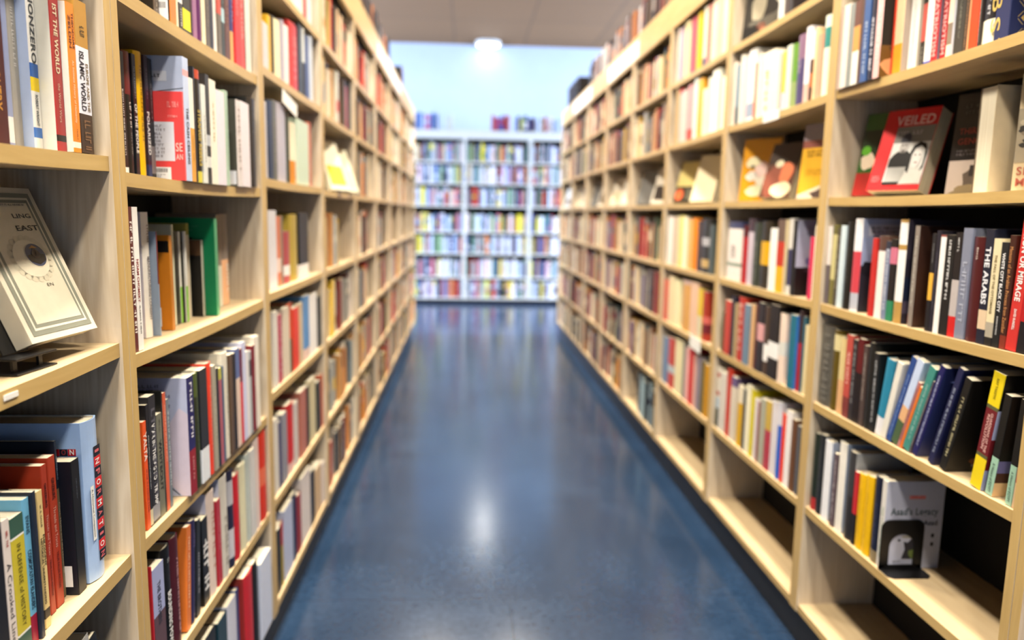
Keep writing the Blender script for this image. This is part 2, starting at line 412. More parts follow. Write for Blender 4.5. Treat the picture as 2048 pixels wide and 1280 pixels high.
SKIP = {'THEODORE ZELDIN', 'ZELDIN', 'ROBERT WRIGHT', 'NOAM CHOMSKY', 'EVANS', 'GINZBURG', 'DAVID RUNDELL', 'WAR IN THE AGE OF TRUMP', 'OF THE PEOPLE', 'IST THE WORLD', 'BS', 'RAY TAKEYH', 'SHARON ROTBARD', 'W. B. GALLIE', 'THEODORE', 'MONTEFIORE', 'the World Wars'}

# ------------------------------------------------------------------ bookcases
ZS = {'L1': [.147, .46, .757, 1.131, 1.438, 1.75, 2.035], 'L2': [.14, .46, .757, 1.10, 1.416, 1.72, 2.035], 'L3': [.14, .47, .807, 1.11, 1.447, 1.76, 2.035]}
ZDEF_L = [.14, .472, .806, 1.11, 1.44, 1.75, 2.035]
ZDEF_R = [.147, .473, .806, 1.108, 1.42, 1.722, 2.032]
SAG = {('L1', 4): .006, ('L1', 3): .006, ('L1', 5): .006, ('L2', 5): .006, ('L2', 4): .004, ('L2', 6): .005, ('L3', 5): .004, ('R1', 6): .004, ('R1', 4): .005, ('R1', 5): .004, ('R2', 4): .004, ('R2', 6): .004}
Y0L, Y0R, W = 1.3006, 2.1894, .9
def bay_y(bay):
    s, n = bay[0], int(bay[1:])
    return (Y0L+(n-2)*W, Y0L+(n-1)*W) if s == 'L' else (Y0R+(n-2)*W, Y0R+(n-1)*W)
def bay_z(bay): return ZS.get(bay, ZDEF_L if bay[0] == 'L' else ZDEF_R)
def shelf_z(bay, lev, y):
    y0, y1 = bay_y(bay); u = min(1, max(0, (y-y0)/(y1-y0)))
    return bay_z(bay)[lev-1]-SAG.get((bay, lev), .002 if 1 < lev else 0)*4*u*(1-u)
DEPTH = .25; PT = .024; ST = .024; TOP = 2.44; HB = 2.31; HT = 2.465
def bookcase(name, label, y0, y1, zs, sagf, group, side, depth=DEPTH, ht=HT, hb=HB, wmats=None, plinth=.115):
    """built with its front at local x=0 facing +x, back at -depth, base at z=0, y from 0"""
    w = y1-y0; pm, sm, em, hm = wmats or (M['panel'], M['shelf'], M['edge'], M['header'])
    root = thing(name, label, 'bookcase', None, group)
    for ya in (.0008, w-PT-.0008):
        mb = MB(); mb.box(-depth, 0, ya, ya+PT, zs[0]-ST, ht-.026, mi=0, mis={'+x': 1}); mb.build('side_panel', [pm, M['edge_v'] if em is M['edge'] else em], root, .0012)
    for i, z in enumerate(zs):
        mb = MB(); n = 10; ya, yb = PT+.001, w-PT-.001
        xs0, xs1 = -depth+.004, -.005
        for k in range(n):
            a, b_ = ya+(yb-ya)*k/n, ya+(yb-ya)*(k+1)/n
            za, zb = sagf(i+1, a), sagf(i+1, b_)
            mb.face([(xs0, a, za), (xs1, a, za), (xs1, b_, zb), (xs0, b_, zb)], mi=0)
            mb.face([(xs0, b_, zb-ST), (xs1, b_, zb-ST), (xs1, a, za-ST), (xs0, a, za-ST)], mi=0)
            mb.face([(xs1, a, za-ST), (xs1, b_, zb-ST), (xs1, b_, zb), (xs1, a, za)], mi=1)
            mb.face([(xs0, a, za), (xs0, b_, zb), (xs0, b_, zb-ST), (xs0, a, za-ST)], mi=0)
        for yy, s in ((ya, 1), (yb, -1)):
            z = sagf(i+1, yy); q = [(xs0, yy, z-ST), (xs1, yy, z-ST), (xs1, yy, z), (xs0, yy, z)]
            mb.face(q if s == 1 else q[::-1], mi=0)
        mb.build('shelf', [sm, em], root)
    mb = MB(); mb.box(-depth, -.022, PT+.001, w-PT-.001, ht-.049, ht-.025, mi=0); mb.build('top_panel', [pm, em], root)
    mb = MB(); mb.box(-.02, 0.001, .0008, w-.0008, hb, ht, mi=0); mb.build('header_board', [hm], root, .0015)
    mb = MB(); mb.box(-depth-.006, -depth, .001, w-.001, zs[0]-ST, ht-.03); mb.build('back_panel', [M['backboard']], root)
    mb = MB(); mb.box(-.045, -.027, .0006, w-.0006, 0, zs[0]-ST-.0005); mb.build('plinth', [M['plinth']], root)
    return root
def place_case(root, side, y0, y1):
    if side == 'L': root.matrix_world = Matrix.Translation((XL, y0, 0))
    else: root.matrix_world = Matrix.Translation((XR, y1, 0)) @ Matrix.Rotation(math.pi, 4, 'Z')
CN = ['first', 'second', 'third', 'fourth', 'fifth', 'sixth', 'seventh', 'eighth', 'ninth']
for n in range(1, 10):
    bay = 'L%d' % n; y0, y1 = bay_y(bay)
    lab = 'maple bookcase, %s along the left side of the aisle' % CN[n-1]
    r = bookcase('bookcase', lab, y0, y1, bay_z(bay), (lambda l, y, bay=bay, y0=y0: shelf_z(bay, l, y0+y)), 'bookcases left of the aisle', 'L', plinth=.11)
    place_case(r, 'L', y0, y1)
for n in range(0, 9):
    bay = 'R%d' % n; y0, y1 = bay_y(bay)
    lab = 'maple bookcase cut off by the right edge of the photo' if n == 0 else 'maple bookcase, %s along the right side of the aisle' % CN[n-1]
    r = bookcase('bookcase', lab, y0, y1, bay_z(bay), (lambda l, y, bay=bay, y1=y1: shelf_z(bay, l, y1-y)), 'bookcases right of the aisle', 'R')
    place_case(r, 'R', y0, y1)

# ------------------------------------------------------------------ authored books: bay.level|index|single|y|thick|height|setback|depth|colour|side colour|bands|lettering|lean|sticker|picture|flags
DATA = """L1.5|0|1|1.0556|0.0438|0.240|0.055|0.164|4a1a1e||0,0.2,5c2420|DISCOVERY,c9913f,0.42,0.8,0.42|0|0||
L1.5|1|1|1.0994|0.0123|0.235|0.055|0.162|98a4cc||0.82,0.97,eef0f2||0|0||
L1.5|2|1|1.1117|0.0211|0.225|0.055|0.156|a6a39a|||~,d8d6d0,0.15,0.5,0.4|0|0||
L1.5|3|1|1.1328|0.0209|0.240|0.040|0.169|f0f0ec|b4c8ee|0.5,0.58,2f62b0;0.58,0.66,f2d313;0.87,0.93,3d74c8|NONZERO,3a4048,0.1,0.5,0.55;ROBERT WRIGHT,55606a,0.68,0.86,0.36|0|0||
L1.5|4|1|1.1537|0.0261|0.230|0.020|0.159|a62e30|d9d9d0|0.9,0.94,181414|IST THE WORLD,ead9b8,0.1,0.52,0.4;the World Wars,d8b8a0,0.58,0.82,0.26|0|0||
L1.5|5|1|1.1798|0.0222|0.215|0.010|0.151|ea862a|dfded6|0.93,0.97,f4ead8|THEODORE,5c2a12,0.06,0.3,0.24,0.72;ZELDIN,5c2a12,0.08,0.3,0.3,0.3;An Intimate History of Humanity,f8e0c0,0.38,0.8,0.26;~,5c2a12,0.84,0.92,0.15|0|0||
L1.5|6|1|1.2020|0.0390|0.225|0.010|0.144|e4e6f2||0,0.3,b98a3c;0.74,1,3a2a20|ISLAMIC WORLD,2a2a36,0.33,0.72,0.36,0.38;EUROPE AND THE,8a7a60,0.4,0.72,0.2,0.76;~,2a2418,0.16,0.24,0.5;~,7a5a40,0.78,0.98,0.7|0|0||
L1.3|0|1|0.9136|0.0419|0.210|0.020|0.141|12141c||||0|0||
L1.3|1|1|0.9555|0.0169|0.200|0.020|0.141|ddd3cd|||A Crooked Line,241c22,0.3,0.85,0.55;~,b04a44,0.08,0.2,0.4|0|0||
L1.3|2|1|0.9724|0.0305|0.195|0.020|0.133|c4b52e||0,0.14,35584a;0.14,0.155,e8e8e8;0.84,0.855,e8e8e8;0.855,1,35584a|IN DEFENSE of HISTORY,38340f,0.2,0.8,0.3|0|0||
L1.3|3|1|1.0029|0.0152|0.210|0.020|0.147|6fb4da||0.8,1,9a1838|COSMOPOLITAN ISLANDERS,27445c,0.35,0.76,0.55;EVANS,27445c,0.12,0.24,0.5|0|0||
L1.3|4|1|1.0181|0.0098|0.215|0.016|0.139|1b2434|||~,34405a,0.1,0.3,0.4|0|0||
L1.3|5|1|1.0423|0.0155|0.205|0.024|0.138|dfc688||0.86,0.93,3a3020|HISTORICAL UNDERSTANDING,2a2014,0.34,0.82,0.3,0.3;PHILOSOPHY,2a2014,0.32,0.55,0.3,0.7;W. B. GALLIE,5a4a30,0.1,0.26,0.24|0|0||
L1.3|6|1|1.0794|0.0151|0.230|0.036|0.151|a8371f|||Threads and Traces,e0a898,0.33,0.6,0.36;GINZBURG,4a1410,0.12,0.28,0.36;TRUE FALSE FICTIVE,6a1c12,0.63,0.88,0.26|0|0||
L1.3|7|1|1.0989|0.0206|0.235|0.037|0.159|ad3a20|||Threads and Traces,e0a898,0.33,0.6,0.36;GINZBURG,4a1410,0.14,0.28,0.36;TRUE FALSE FICTIVE,6a1c12,0.63,0.88,0.26|0|0||
L1.3|8|1|1.1324|0.0060|0.250|0.044|0.170|7a6a50||0,0.3,1a2230|Clues^ Myths and the Historical,d8ceb8,0.33,0.9,0.6;GINZBURG,7a8aa0,0.08,0.26,0.5|0|0||
L1.3|9|1|1.1384|0.0247|0.215|0.025|0.138|0b0c10|101724||~,6a7280,0.14,0.3,0.12|0|1||
L1.3|10|1|1.1713|0.0509|0.265|0.018|0.173|a9c6f0|9dbdec|||0|1||RI
L2.6|0|1|1.5662|0.0256|0.220|0.035|0.145|64564a|2a241e||~,c8beb0,0.5,0.95,0.3|0|0||
L2.6|1|1|1.5918|0.0327|0.230|0.014|0.161|e0813c|15130f|||0|2||
L2.6|2|0|1.6245|0.0121|0.220|0.014|0.152|f3e3c8||||0|0||
L2.6|3|0|1.6366|0.0251|0.220|0.014|0.143|3a3632||0.45,0.75,e8e6e2|~,c8c4ba,0.8,0.98,0.5|0|0||
L2.6|4|1|1.6617|0.0430|0.230|0.014|0.159|2d2c28||0.78,0.96,e8e022|~,8c8a7c,0.1,0.7,0.3|0|0||
L2.6|5|0|1.7047|0.0134|0.210|0.014|0.136|3a2028||||0|0||
L2.6|6|0|1.7181|0.0270|0.215|0.014|0.146|96668a||||0|0||
L2.6|7|1|1.7451|0.0345|0.220|0.014|0.143|5a1c5e||||0|0||
L2.6|8|0|1.7795|0.0200|0.220|0.014|0.141|efe3bd||||0|0||
L2.6|9|1|1.7996|0.0298|0.230|0.014|0.161|5a544c|||~,8a847a,0.2,0.8,0.3|0|0||
L2.6|10|0|1.8293|0.0236|0.220|0.014|0.144|262c3e||||0|0||
L2.6|11|1|1.8530|0.0317|0.235|0.014|0.154|e6e2dc|||~,9a948e,0.3,0.7,0.3|0|0||
L2.6|12|1|1.8847|0.0277|0.210|0.014|0.148|6a6256||0.35,0.55,c05040||0|0||
L2.6|13|0|1.9124|0.0259|0.230|0.014|0.161|2f3c3c||0.5,0.64,a8c8d0|~,8aa0a0,0.1,0.45,0.4|0|0||
L2.6|14|1|1.9383|0.0376|0.210|0.014|0.138|603a32|||~,a06a5c,0.2,0.7,0.4|0|0||
L2.6|15|1|1.9759|0.0403|0.225|0.014|0.159|383d78||0.66,1,d9a46a|~,8a90b8,0.1,0.6,0.4|0|0||
L2.6|16|1|2.0208|0.0399|0.225|0.014|0.152|e0383a|||~,f0a0a0,0.1,0.5,0.4|0|0||
L2.6|17|1|2.0606|0.0390|0.220|0.014|0.151|e4504c|||~,f4b8b0,0.2,0.7,0.4|0|0||
L2.6|18|0|2.0997|0.0113|0.200|0.014|0.131|2c2a28||||0|0||
L2.6|19|1|2.1109|0.0483|0.215|0.014|0.151|dfe2d8||||0|0||
L2.5|0|1|1.4429|0.0235|0.223|0.055|0.153|0c0c0d||0.93,0.98,f0f0f0|~,f0f0f0,0.3,0.85,0.25|0|0||
L2.5|1|1|1.4664|0.0327|0.228|0.055|0.161|0e0d0e||0,0.34,701f20|~,d8d4d0,0.4,0.62,0.3;~,8a8a8a,0.64,0.84,0.2|0|0||
L2.5|2|1|1.4991|0.0177|0.229|0.055|0.160|10161e|||OF THE PEOPLE,f4f4f4,0.4,0.8,0.6;~,a8acb4,0.1,0.36,0.3|0|0||
L2.5|3|1|1.5169|0.0368|0.239|0.055|0.157|f2c200|||~,b88a10,0.1,0.7,0.3|0|0||
L2.5|4|1|1.5537|0.0188|0.238|0.055|0.158|281a2a||0.88,1,22305c|POLARIZED,f2f2f2,0.45,0.8,0.62;~,a08a98,0.1,0.35,0.2|0|0||
L2.5|5|1|1.5725|0.0196|0.236|0.055|0.154|1b1b21||0.72,0.95,8a8488|~,b8b8c0,0.2,0.5,0.2|0|0||
L2.5|6|1|1.5920|0.0063|0.176|-0.002|0.114|e86a68|e3474a|||0|0|red|
L2.5|7|1|1.5983|0.0302|0.246|-0.003|0.159|c2cfea|aab6d2|0.1,0.15,e8a8a8|THE CASH CEILING,20242c,0.4,0.86,0.42|0|0|sky|
L2.5|8|1|1.6285|0.0242|0.211|-0.003|0.139|f2ecda||0.48,1,e2a03a|~,a87a20,0.55,0.8,0.3|0|0||
L2.5|9|1|1.6527|0.0115|0.237|-0.003|0.161|15151a||||0|0||
L2.5|10|1|1.6642|0.0387|0.235|-0.003|0.150|1b1a16||0,0.08,c04a30;0.9,1,d8cc50|STRANGE REBELS,c9b050,0.35,0.85,0.5|0|0||
L2.5|11|1|1.7029|0.0237|0.210|-0.003|0.144|dfe0d8|||~,8a8c84,0.3,0.8,0.3|0|0||
L2.5|12|1|1.7267|0.0254|0.236|-0.003|0.157|2a2b2a||0.55,0.65,b8bcc0;0.75,0.85,d8d8d0||0|0||
L2.5|13|1|1.7520|0.0435|0.230|-0.003|0.152|efe9d6|||~,b8a868,0.2,0.6,0.3|0|0||
L2.5|14|1|1.7956|0.0607|0.214|-0.003|0.149|e4dbe3||||0|0||
L2.5|15|1|1.8563|0.0250|0.221|-0.003|0.148|a9c3ac|||~,78947c,0.2,0.8,0.3|0|0||
L2.5|16|1|1.9465|0.0399|0.212|-0.003|0.140|d8cfcc|47463f||~,8a7470,0.1,0.85,0.5|0|3||
L2.5|17|1|1.9863|0.0729|0.213|-0.003|0.143|e3d9dd||||0|0||
L2.5|18|1|2.0593|0.0758|0.233|-0.003|0.160|17181a|||~,4a4c50,0.1,0.4,0.3|0|3||
L2.4|0|1|1.3491|0.0179|0.257|0.012|0.165|5e201e|||~,f0e8e0,0.1,0.9,0.7|0|0||
L2.4|1|1|1.3669|0.0229|0.257|0.012|0.181|f2f0ea|||NOAM CHOMSKY,962222,0.36,0.66,0.4;~,20242c,0.68,0.9,0.3|0|0||
L2.4|2|1|1.5129|0.0346|0.249|0.055|0.159|ece8e0|cfc9d6||MANUFACTURING CONSENT,8a868c,0.35,0.86,0.34;~,8a7a70,0.1,0.26,0.3|0|0||
L2.4|3|0|1.5475|0.0060|0.211|0.045|0.146|8a9ab0||0,0.5,701a14||0|0||
L2.4|4|1|1.6215|0.0163|0.202|0.049|0.140|bf7a22|d07e1c|||0|0|orange|
L2.4|5|1|1.6897|0.0122|0.223|0.069|0.143|c9ccb4||||0|0||
L2.4|6|1|1.7071|0.0208|0.207|0.070|0.144|0c120e||||0|0||
L2.4|7|0|1.7279|0.0093|0.207|0.068|0.138|e9e9e0||0.6,1,7fc23c|~,707070,0.1,0.55,0.3|0|0||
L2.4|8|0|1.7373|0.0093|0.207|0.066|0.140|14180f||||0|0||
L2.4|9|0|1.7466|0.0104|0.207|0.062|0.133|e4e4dc||0.6,1,7fc23c||0|0||
L2.4|10|1|1.8020|0.0165|0.224|0.078|0.144|d7cdb8||0,0.12,9a9444||0|0||
L2.4|11|1|1.8392|0.0148|0.184|0.058|0.120|b9b7a8|14130f|||0|0|black|
L2.4|12|1|1.8540|0.0194|0.236|0.030|0.166|58a876|00794b|||0|0|green|
L2.4|13|1|2.0072|0.0324|0.242|0.071|0.158|cfd2c2||0,0.55,8a7c70||0|0||
L2.4|14|1|2.0396|0.0628|0.243|0.071|0.168|e8b48a||0,0.5,857a72|~,f4e8d8,0.55,0.9,0.4|0|0||
L2.3|0|1|1.3724|0.0159|0.208|0.016|0.146|e8581c|||YALTA,f8e4d8,0.1,0.36,0.85;~,7a2408,0.44,0.86,0.4|0|0||
L2.3|1|1|1.3884|0.0126|0.236|0.016|0.166|15151a||0.86,0.99,d5cba8|~,d8d8d8,0.25,0.7,0.3|0|0||
L2.3|2|1|1.4010|0.0321|0.248|0.016|0.165|26262c||0.86,0.98,9a9aa0|WAR IN THE AGE OF TRUMP,f4f4f4,0.22,0.86,0.42;~,5c5c66,0.1,0.8,0.8|0|0||
L2.3|3|1|1.4331|0.0266|0.205|0.016|0.136|6f7060|||WHITEOUT,22231c,0.25,0.75,0.5;~,3a3a30,0.05,0.2,0.3|0|0||
L2.3|4|0|1.4597|0.0074|0.246|0.016|0.166|1d1d1b|||~,9a9a90,0.1,0.8,0.5|0|0||
L2.3|5|1|1.4671|0.0156|0.240|0.016|0.166|d8603c|||~,f4c0a8,0.1,0.6,0.4|0|0||
L2.3|6|1|1.4827|0.0149|0.223|0.016|0.144|6d7a84|||~,d0d8dc,0.1,0.8,0.6|0|0||
L2.3|7|1|1.5476|0.0360|0.253|-0.002|0.175|1c1a5a|b9c0dc|0.62,1,8e1624|~,e8e8f0,0.05,0.55,0.5;~,d89a9a,0.68,0.9,0.3|0|0|lines|
L2.3|8|1|1.5836|0.0364|0.252|-0.002|0.175|2c3420||0,0.2,4a5a28|~,5a6a44,0.2,0.7,0.3|0|0||
L2.3|9|1|1.6200|0.0472|0.253|-0.002|0.176|23262a||0.7,1,dfe4ea||0|0||
L2.3|10|1|1.6672|0.0375|0.258|-0.002|0.165|e8452e|||~,f08870,0.2,0.8,0.3|0|0||
L2.3|11|1|1.7047|0.0229|0.246|-0.002|0.173|a09c8a|||~,d8d4c4,0.3,0.7,0.4|0|0||
L2.3|12|1|1.7276|0.0177|0.236|-0.002|0.152|1c1e2a||||0|0||
L2.3|13|1|1.7454|0.0218|0.232|-0.002|0.153|a85a66||0,0.12,b8b44a||0|0||
L2.3|14|0|1.7671|0.0156|0.231|-0.002|0.157|3c5c7a||||0|0||
L2.3|15|1|1.7827|0.0420|0.260|-0.002|0.182|dcd6c6|||~,a8a294,0.2,0.8,0.3|0|0||
L2.3|16|1|1.8247|0.0270|0.248|-0.002|0.164|5a4634||||0|0||
L2.3|17|1|1.8517|0.0244|0.246|-0.002|0.173|1a1416||||0|0||
L2.3|18|1|1.8761|0.0336|0.253|-0.002|0.171|dcc4b4||0,0.3,5a6a9a||0|0||
L2.3|19|1|1.9097|0.0225|0.247|-0.002|0.163|d23a44||0,0.35,6a1c34||0|0||
L2.3|20|1|1.9321|0.0302|0.260|-0.002|0.172|c8cce8||||0|0||
L2.3|21|1|1.9623|0.0274|0.230|-0.002|0.150|e0dee0||||0|0||
L2.3|22|1|1.9897|0.0329|0.224|-0.002|0.145|a9b0b4||0.1,0.3,4a5058||0|0||
L2.3|23|1|2.0226|0.0242|0.236|-0.002|0.153|7a1c28||||0|0||
L2.3|24|1|2.0467|0.0419|0.255|-0.002|0.175|e3dccf||||0|0||
L2.2|0|0|1.3644|0.0060|0.226|0.012|0.160|b8202c||||0|0||
L2.2|1|1|1.3704|0.0535|0.216|0.012|0.140|a4acd6||0.45,1,5a4048|THE BROTHERS,303040,0.15,0.55,0.35|0|0||
L2.2|2|1|1.4239|0.0430|0.231|0.012|0.148|0b0b0c|||BOUNDING POWER,f4f4f4,0.4,0.95,0.62;~,a0a0a0,0.1,0.15,0.4|0|0||
L2.2|3|1|1.4670|0.0437|0.234|0.012|0.165|4a1420|||~,c89aa0,0.2,0.9,0.25|0|0||
L2.2|4|1|1.5247|0.0254|0.225|0.012|0.152|e07830|||~,f8d8b8,0.1,0.8,0.4|6|0||
L2.2|5|1|1.5501|0.0352|0.225|0.012|0.150|2a2550|||~,6a6090,0.1,0.3,0.4|6|0||
L2.2|6|1|1.5853|0.0229|0.215|0.012|0.141|22252a|||~,c8c8d0,0.35,0.8,0.4|6|0||
L2.2|7|1|1.6344|0.0380|0.204|0.012|0.139|101010|||~,f0f0f0,0.25,0.9,1.1|0|0||
L2.2|8|1|1.6724|0.0549|0.251|0.009|0.174|e2cfc4|c4c4dc||~,c08a7a,0.2,0.8,0.4|0|0||
L2.2|9|1|1.7273|0.0285|0.213|0.009|0.143|b02838|||~,d88a90,0.2,0.6,0.3|0|0||
L2.2|10|1|1.7558|0.0572|0.256|0.006|0.171|d0cbc0|c9cde4||~,9a948a,0.4,0.9,0.5|0|0||
L2.2|11|1|1.8183|0.0389|0.252|0.006|0.162|24243e||0.1,0.35,b8b8c0;0.6,0.9,c8c8d0||0|0||
L2.2|12|1|1.8571|0.0497|0.224|0.006|0.157|c41c28||||0|0||
L2.2|13|1|1.9145|0.0529|0.233|0.006|0.149|dcd8b6||||0|0||
L2.2|14|1|1.9674|0.0354|0.246|0.006|0.166|b9c2bc||||0|0||
L2.2|15|1|2.0027|0.0424|0.244|0.006|0.170|cfcdca||||0|0||
L2.2|16|1|2.0452|0.0544|0.260|0.006|0.168|dcc8c0||||0|0||
L2.2|17|1|2.0996|0.0749|0.266|0.006|0.183|d2300f||0.4,0.6,e06a48||0|0||
L2.1|0|0|1.6256|0.0734|0.239|0.012|0.168|101214||||0|0||
L2.1|1|0|1.7155|0.0678|0.227|0.012|0.155|22404c||||0|0||
L2.1|2|1|1.7833|0.0728|0.233|0.012|0.161|d2d6e6||||0|0||
L2.1|3|0|1.8561|0.0244|0.237|0.012|0.153|3a5488||||0|0||
L2.1|4|1|1.8805|0.0783|0.258|-0.006|0.172|c41c26|8a2420|||0|0||
L2.1|5|1|1.9588|0.0484|0.256|-0.006|0.166|191617||||0|0||
L2.1|6|1|2.0197|0.1139|0.229|-0.006|0.159|cdd5ea||||0|0||
L3.7|0|0|2.7375|0.0961|0.210|0.012|0.138|efe4d6||||0|0||
L3.7|1|0|2.8336|0.0671|0.220|0.012|0.147|d25048||||0|0||
L3.7|2|0|2.9007|0.0863|0.220|0.012|0.156|e9dcd6||||0|0||
L3.6|0|1|2.2788|0.0573|0.130|0.012|0.110|cfc4c0||||0|0||
L3.6|1|0|2.3361|0.0358|0.163|0.012|0.115|d8a828||||0|0||
L3.6|2|1|2.3719|0.0517|0.173|0.012|0.116|17140f||||0|0||
L3.6|3|1|2.4236|0.0775|0.175|0.012|0.118|efe6b8||||0|0||
L3.6|4|0|2.5056|0.0298|0.190|0.012|0.131|a8a0ac||||0|0||
L3.6|5|1|2.5354|0.0828|0.186|0.012|0.125|efe4dc||||0|0||
L3.6|6|1|2.6182|0.1304|0.218|0.012|0.144|cc3432|||~,e88a80,0.2,0.9,0.4|0|0||
L3.6|7|1|2.7487|0.0560|0.236|0.012|0.157|2e3a40||||0|0||
L3.6|8|1|2.8047|0.0659|0.250|0.012|0.163|d9ddd8||0.5,1,2a2a26||0|0||
L3.6|9|0|2.8706|0.0535|0.226|0.012|0.150|4a5a84||||0|0||
L3.6|10|1|2.9241|0.0883|0.238|0.012|0.168|c9d2de||||0|0||
L3.5|0|1|2.2704|0.0415|0.221|0.012|0.156|b8b6bc||||0|0||
L3.5|1|1|2.3120|0.0497|0.230|0.012|0.157|1a2c48||||0|0||
L3.5|2|1|2.3616|0.0480|0.239|0.012|0.161|5e5e54|||~,8a8a80,0.2,0.8,0.4|0|0||
L3.5|3|1|2.4096|0.1390|0.242|0.012|0.160|b4b0bc||||0|0||
L3.5|4|1|2.5486|0.0447|0.231|0.012|0.149|3e4840||||0|0||
L3.5|5|1|2.5933|0.0944|0.202|0.012|0.133|f2e6c8||0.62,1,d88a28||0|0||
L3.5|6|1|2.6876|0.1972|0.224|0.012|0.155|c4d4bc||||0|0||
L3.5|7|1|2.8849|0.0606|0.234|0.012|0.163|c86a58||||0|0||
L3.4|0|1|2.3532|0.0939|0.244|0.030|0.162|e2e0e4||||0|0||
L3.4|1|1|2.4471|0.0519|0.225|0.030|0.155|d87a50||0.6,0.8,f0d0c0||0|0||
L3.4|2|1|2.4990|0.0498|0.227|0.030|0.157|8a7c6c||||0|0||
L3.4|3|1|2.5487|0.0961|0.174|0.030|0.119|b04a50||0.65,0.85,f0ecec||0|0||
L3.4|4|1|2.6449|0.1165|0.232|0.030|0.158|b8a040||||0|0||
L3.4|5|1|2.7744|0.1544|0.237|0.030|0.164|100f0d||0.8,1,eeeae6||0|0||
L3.3|0|1|2.3065|0.0517|0.238|0.012|0.158|dcd6cc||||0|0||
L3.3|1|1|2.3582|0.0726|0.221|0.012|0.152|b84a60|||~,e0a0ac,0.1,0.9,0.4|0|0||
L3.3|2|1|2.4355|0.0800|0.233|0.012|0.153|d9cbb4||||0|0||
L3.3|3|1|2.5155|0.0563|0.239|0.012|0.161|c8502c||0.5,1,5a5038||0|0||
L3.3|4|1|2.5718|0.0808|0.216|0.012|0.149|e03a18||||0|0||
L3.3|5|1|2.6526|0.0949|0.220|0.012|0.151|cdb896||||0|0||
L3.3|6|1|2.7475|0.0828|0.238|0.012|0.157|5a8ec4||0.82,1,e8c8b8||0|0||
L3.3|7|1|2.8303|0.1742|0.229|0.012|0.161|f0eeea||||0|0||
L3.3|8|0|3.0134|0.0611|0.207|0.012|0.142|2c3438||||0|0||
L3.2|0|1|2.2742|0.0552|0.241|0.012|0.164|d6d0c4||||0|0||
L3.2|1|1|2.3294|0.0563|0.215|0.012|0.137|4a4a6e||||0|0||
L3.2|2|1|2.3857|0.0621|0.231|0.012|0.156|8a8890||||0|0||
L3.2|3|1|2.4603|0.0978|0.240|0.012|0.157|c8201c||0.85,1,e0b8b0||0|0||
L3.2|4|1|2.5581|0.0731|0.222|0.012|0.152|c9c0bc||||0|0||
L3.2|5|1|2.6528|0.0959|0.240|0.012|0.161|b06a58||||0|0||
L3.2|6|1|2.7565|0.0702|0.231|0.012|0.160|1c1a18||||0|0||
L3.2|7|1|2.8267|0.1198|0.239|0.012|0.163|cdc29a||||0|0||
L3.2|8|0|2.9555|0.0688|0.207|0.012|0.143|2c302c||||0|0||
L3.2|9|0|3.0242|0.0503|0.221|0.012|0.146|c0502c||||0|0||
L3.1|0|1|2.2830|0.0434|0.213|0.012|0.145|1a1a16||||0|0||
L3.1|1|1|2.3264|0.0468|0.211|0.012|0.146|a8902a||0,0.35,b03a30||0|0||
L3.1|2|1|2.3732|0.1212|0.238|0.012|0.165|b4bcd8||||0|0||
L3.1|3|1|2.4944|0.0790|0.239|0.012|0.158|1c2448||||0|0||
L3.1|4|0|2.5734|0.0524|0.213|0.012|0.148|8a2028||||0|0||
L3.1|5|1|2.6348|0.1513|0.253|0.012|0.176|ddd2cc||||0|0||
L3.1|6|1|2.7911|0.0771|0.221|0.012|0.151|16120e||||0|0||
L3.1|7|1|2.8788|0.1216|0.199|0.012|0.140|cfae80||||0|0||
L3.1|8|0|3.0004|0.0741|0.182|0.012|0.128|e2d4cc||||0|0||
R1.6|24|1|1.5374|0.0444|0.240|0.050|0.162|1e2958|1c2650||BS,c8b060,0.55,0.92,1.5|0|0|lattice|
R1.6|23|1|1.5818|0.0446|0.225|0.050|0.152|25252c||0.72,1,f7f3de|~,c8ccd4,0.4,0.7,0.3|0|0||
R1.6|22|1|1.6265|0.0072|0.215|0.050|0.140|3a3432|||~,b8b0a8,0.2,0.9,0.5|0|0||
R1.6|21|1|1.6337|0.0294|0.220|0.050|0.153|f8481e||||0|0||
R1.6|20|1|1.6631|0.0060|0.210|0.050|0.148|e8a070||||0|0||
R1.6|19|1|1.6691|0.0122|0.215|0.050|0.144|4a3a2c|||~,a07858,0.2,0.9,0.5|0|0||
R1.6|18|1|1.6812|0.0343|0.220|0.050|0.151|3b3933|||~,8a8a7c,0.1,0.7,0.3;~,7a7a70,0.2,0.8,0.2|0|0||
R1.6|17|1|1.7156|0.0091|0.215|0.050|0.148|b8bac4||||0|0||
R1.6|16|1|1.7247|0.0179|0.220|0.050|0.152|efe2cc||0.6,0.82,8a7c6c||0|0||
R1.6|15|1|1.7425|0.0216|0.220|0.050|0.143|b8242e|||PATRIOTISM,f0b8b4,0.3,0.9,0.6|0|0||
R1.6|14|1|1.7641|0.0240|0.220|0.043|0.152|b8242e|6a6474|0.92,1,c83030|PATRIOTISM,f0b8b4,0.3,0.9,0.6|0|0||
R1.6|13|1|1.7882|0.0271|0.230|0.043|0.156|f4f4f2||0.93,1,2f4fc0||0|0||
R1.6|12|1|1.8152|0.0187|0.220|0.043|0.151|26241f||0.3,0.7,c05a50|~,c8c4bc,0.75,0.95,0.3|0|0||
R1.6|11|1|1.8339|0.0123|0.220|0.043|0.147|9a948a||||0|0||
R1.6|10|1|1.8462|0.0378|0.230|0.043|0.157|f6f4ec|||~,c8c8cc,0.3,0.9,0.2|0|0||
R1.6|9|1|1.8840|0.0366|0.230|0.026|0.159|e8c8a0|a8988c|0.67,1,f0a030||0|0||
R1.6|8|1|1.9206|0.0102|0.220|0.026|0.150|d84428||||0|0||
R1.6|7|1|1.9308|0.0300|0.225|-0.003|0.155|f0c0bc|14120f||~,fff0ee,0.2,0.8,0.4|0|0|dark|
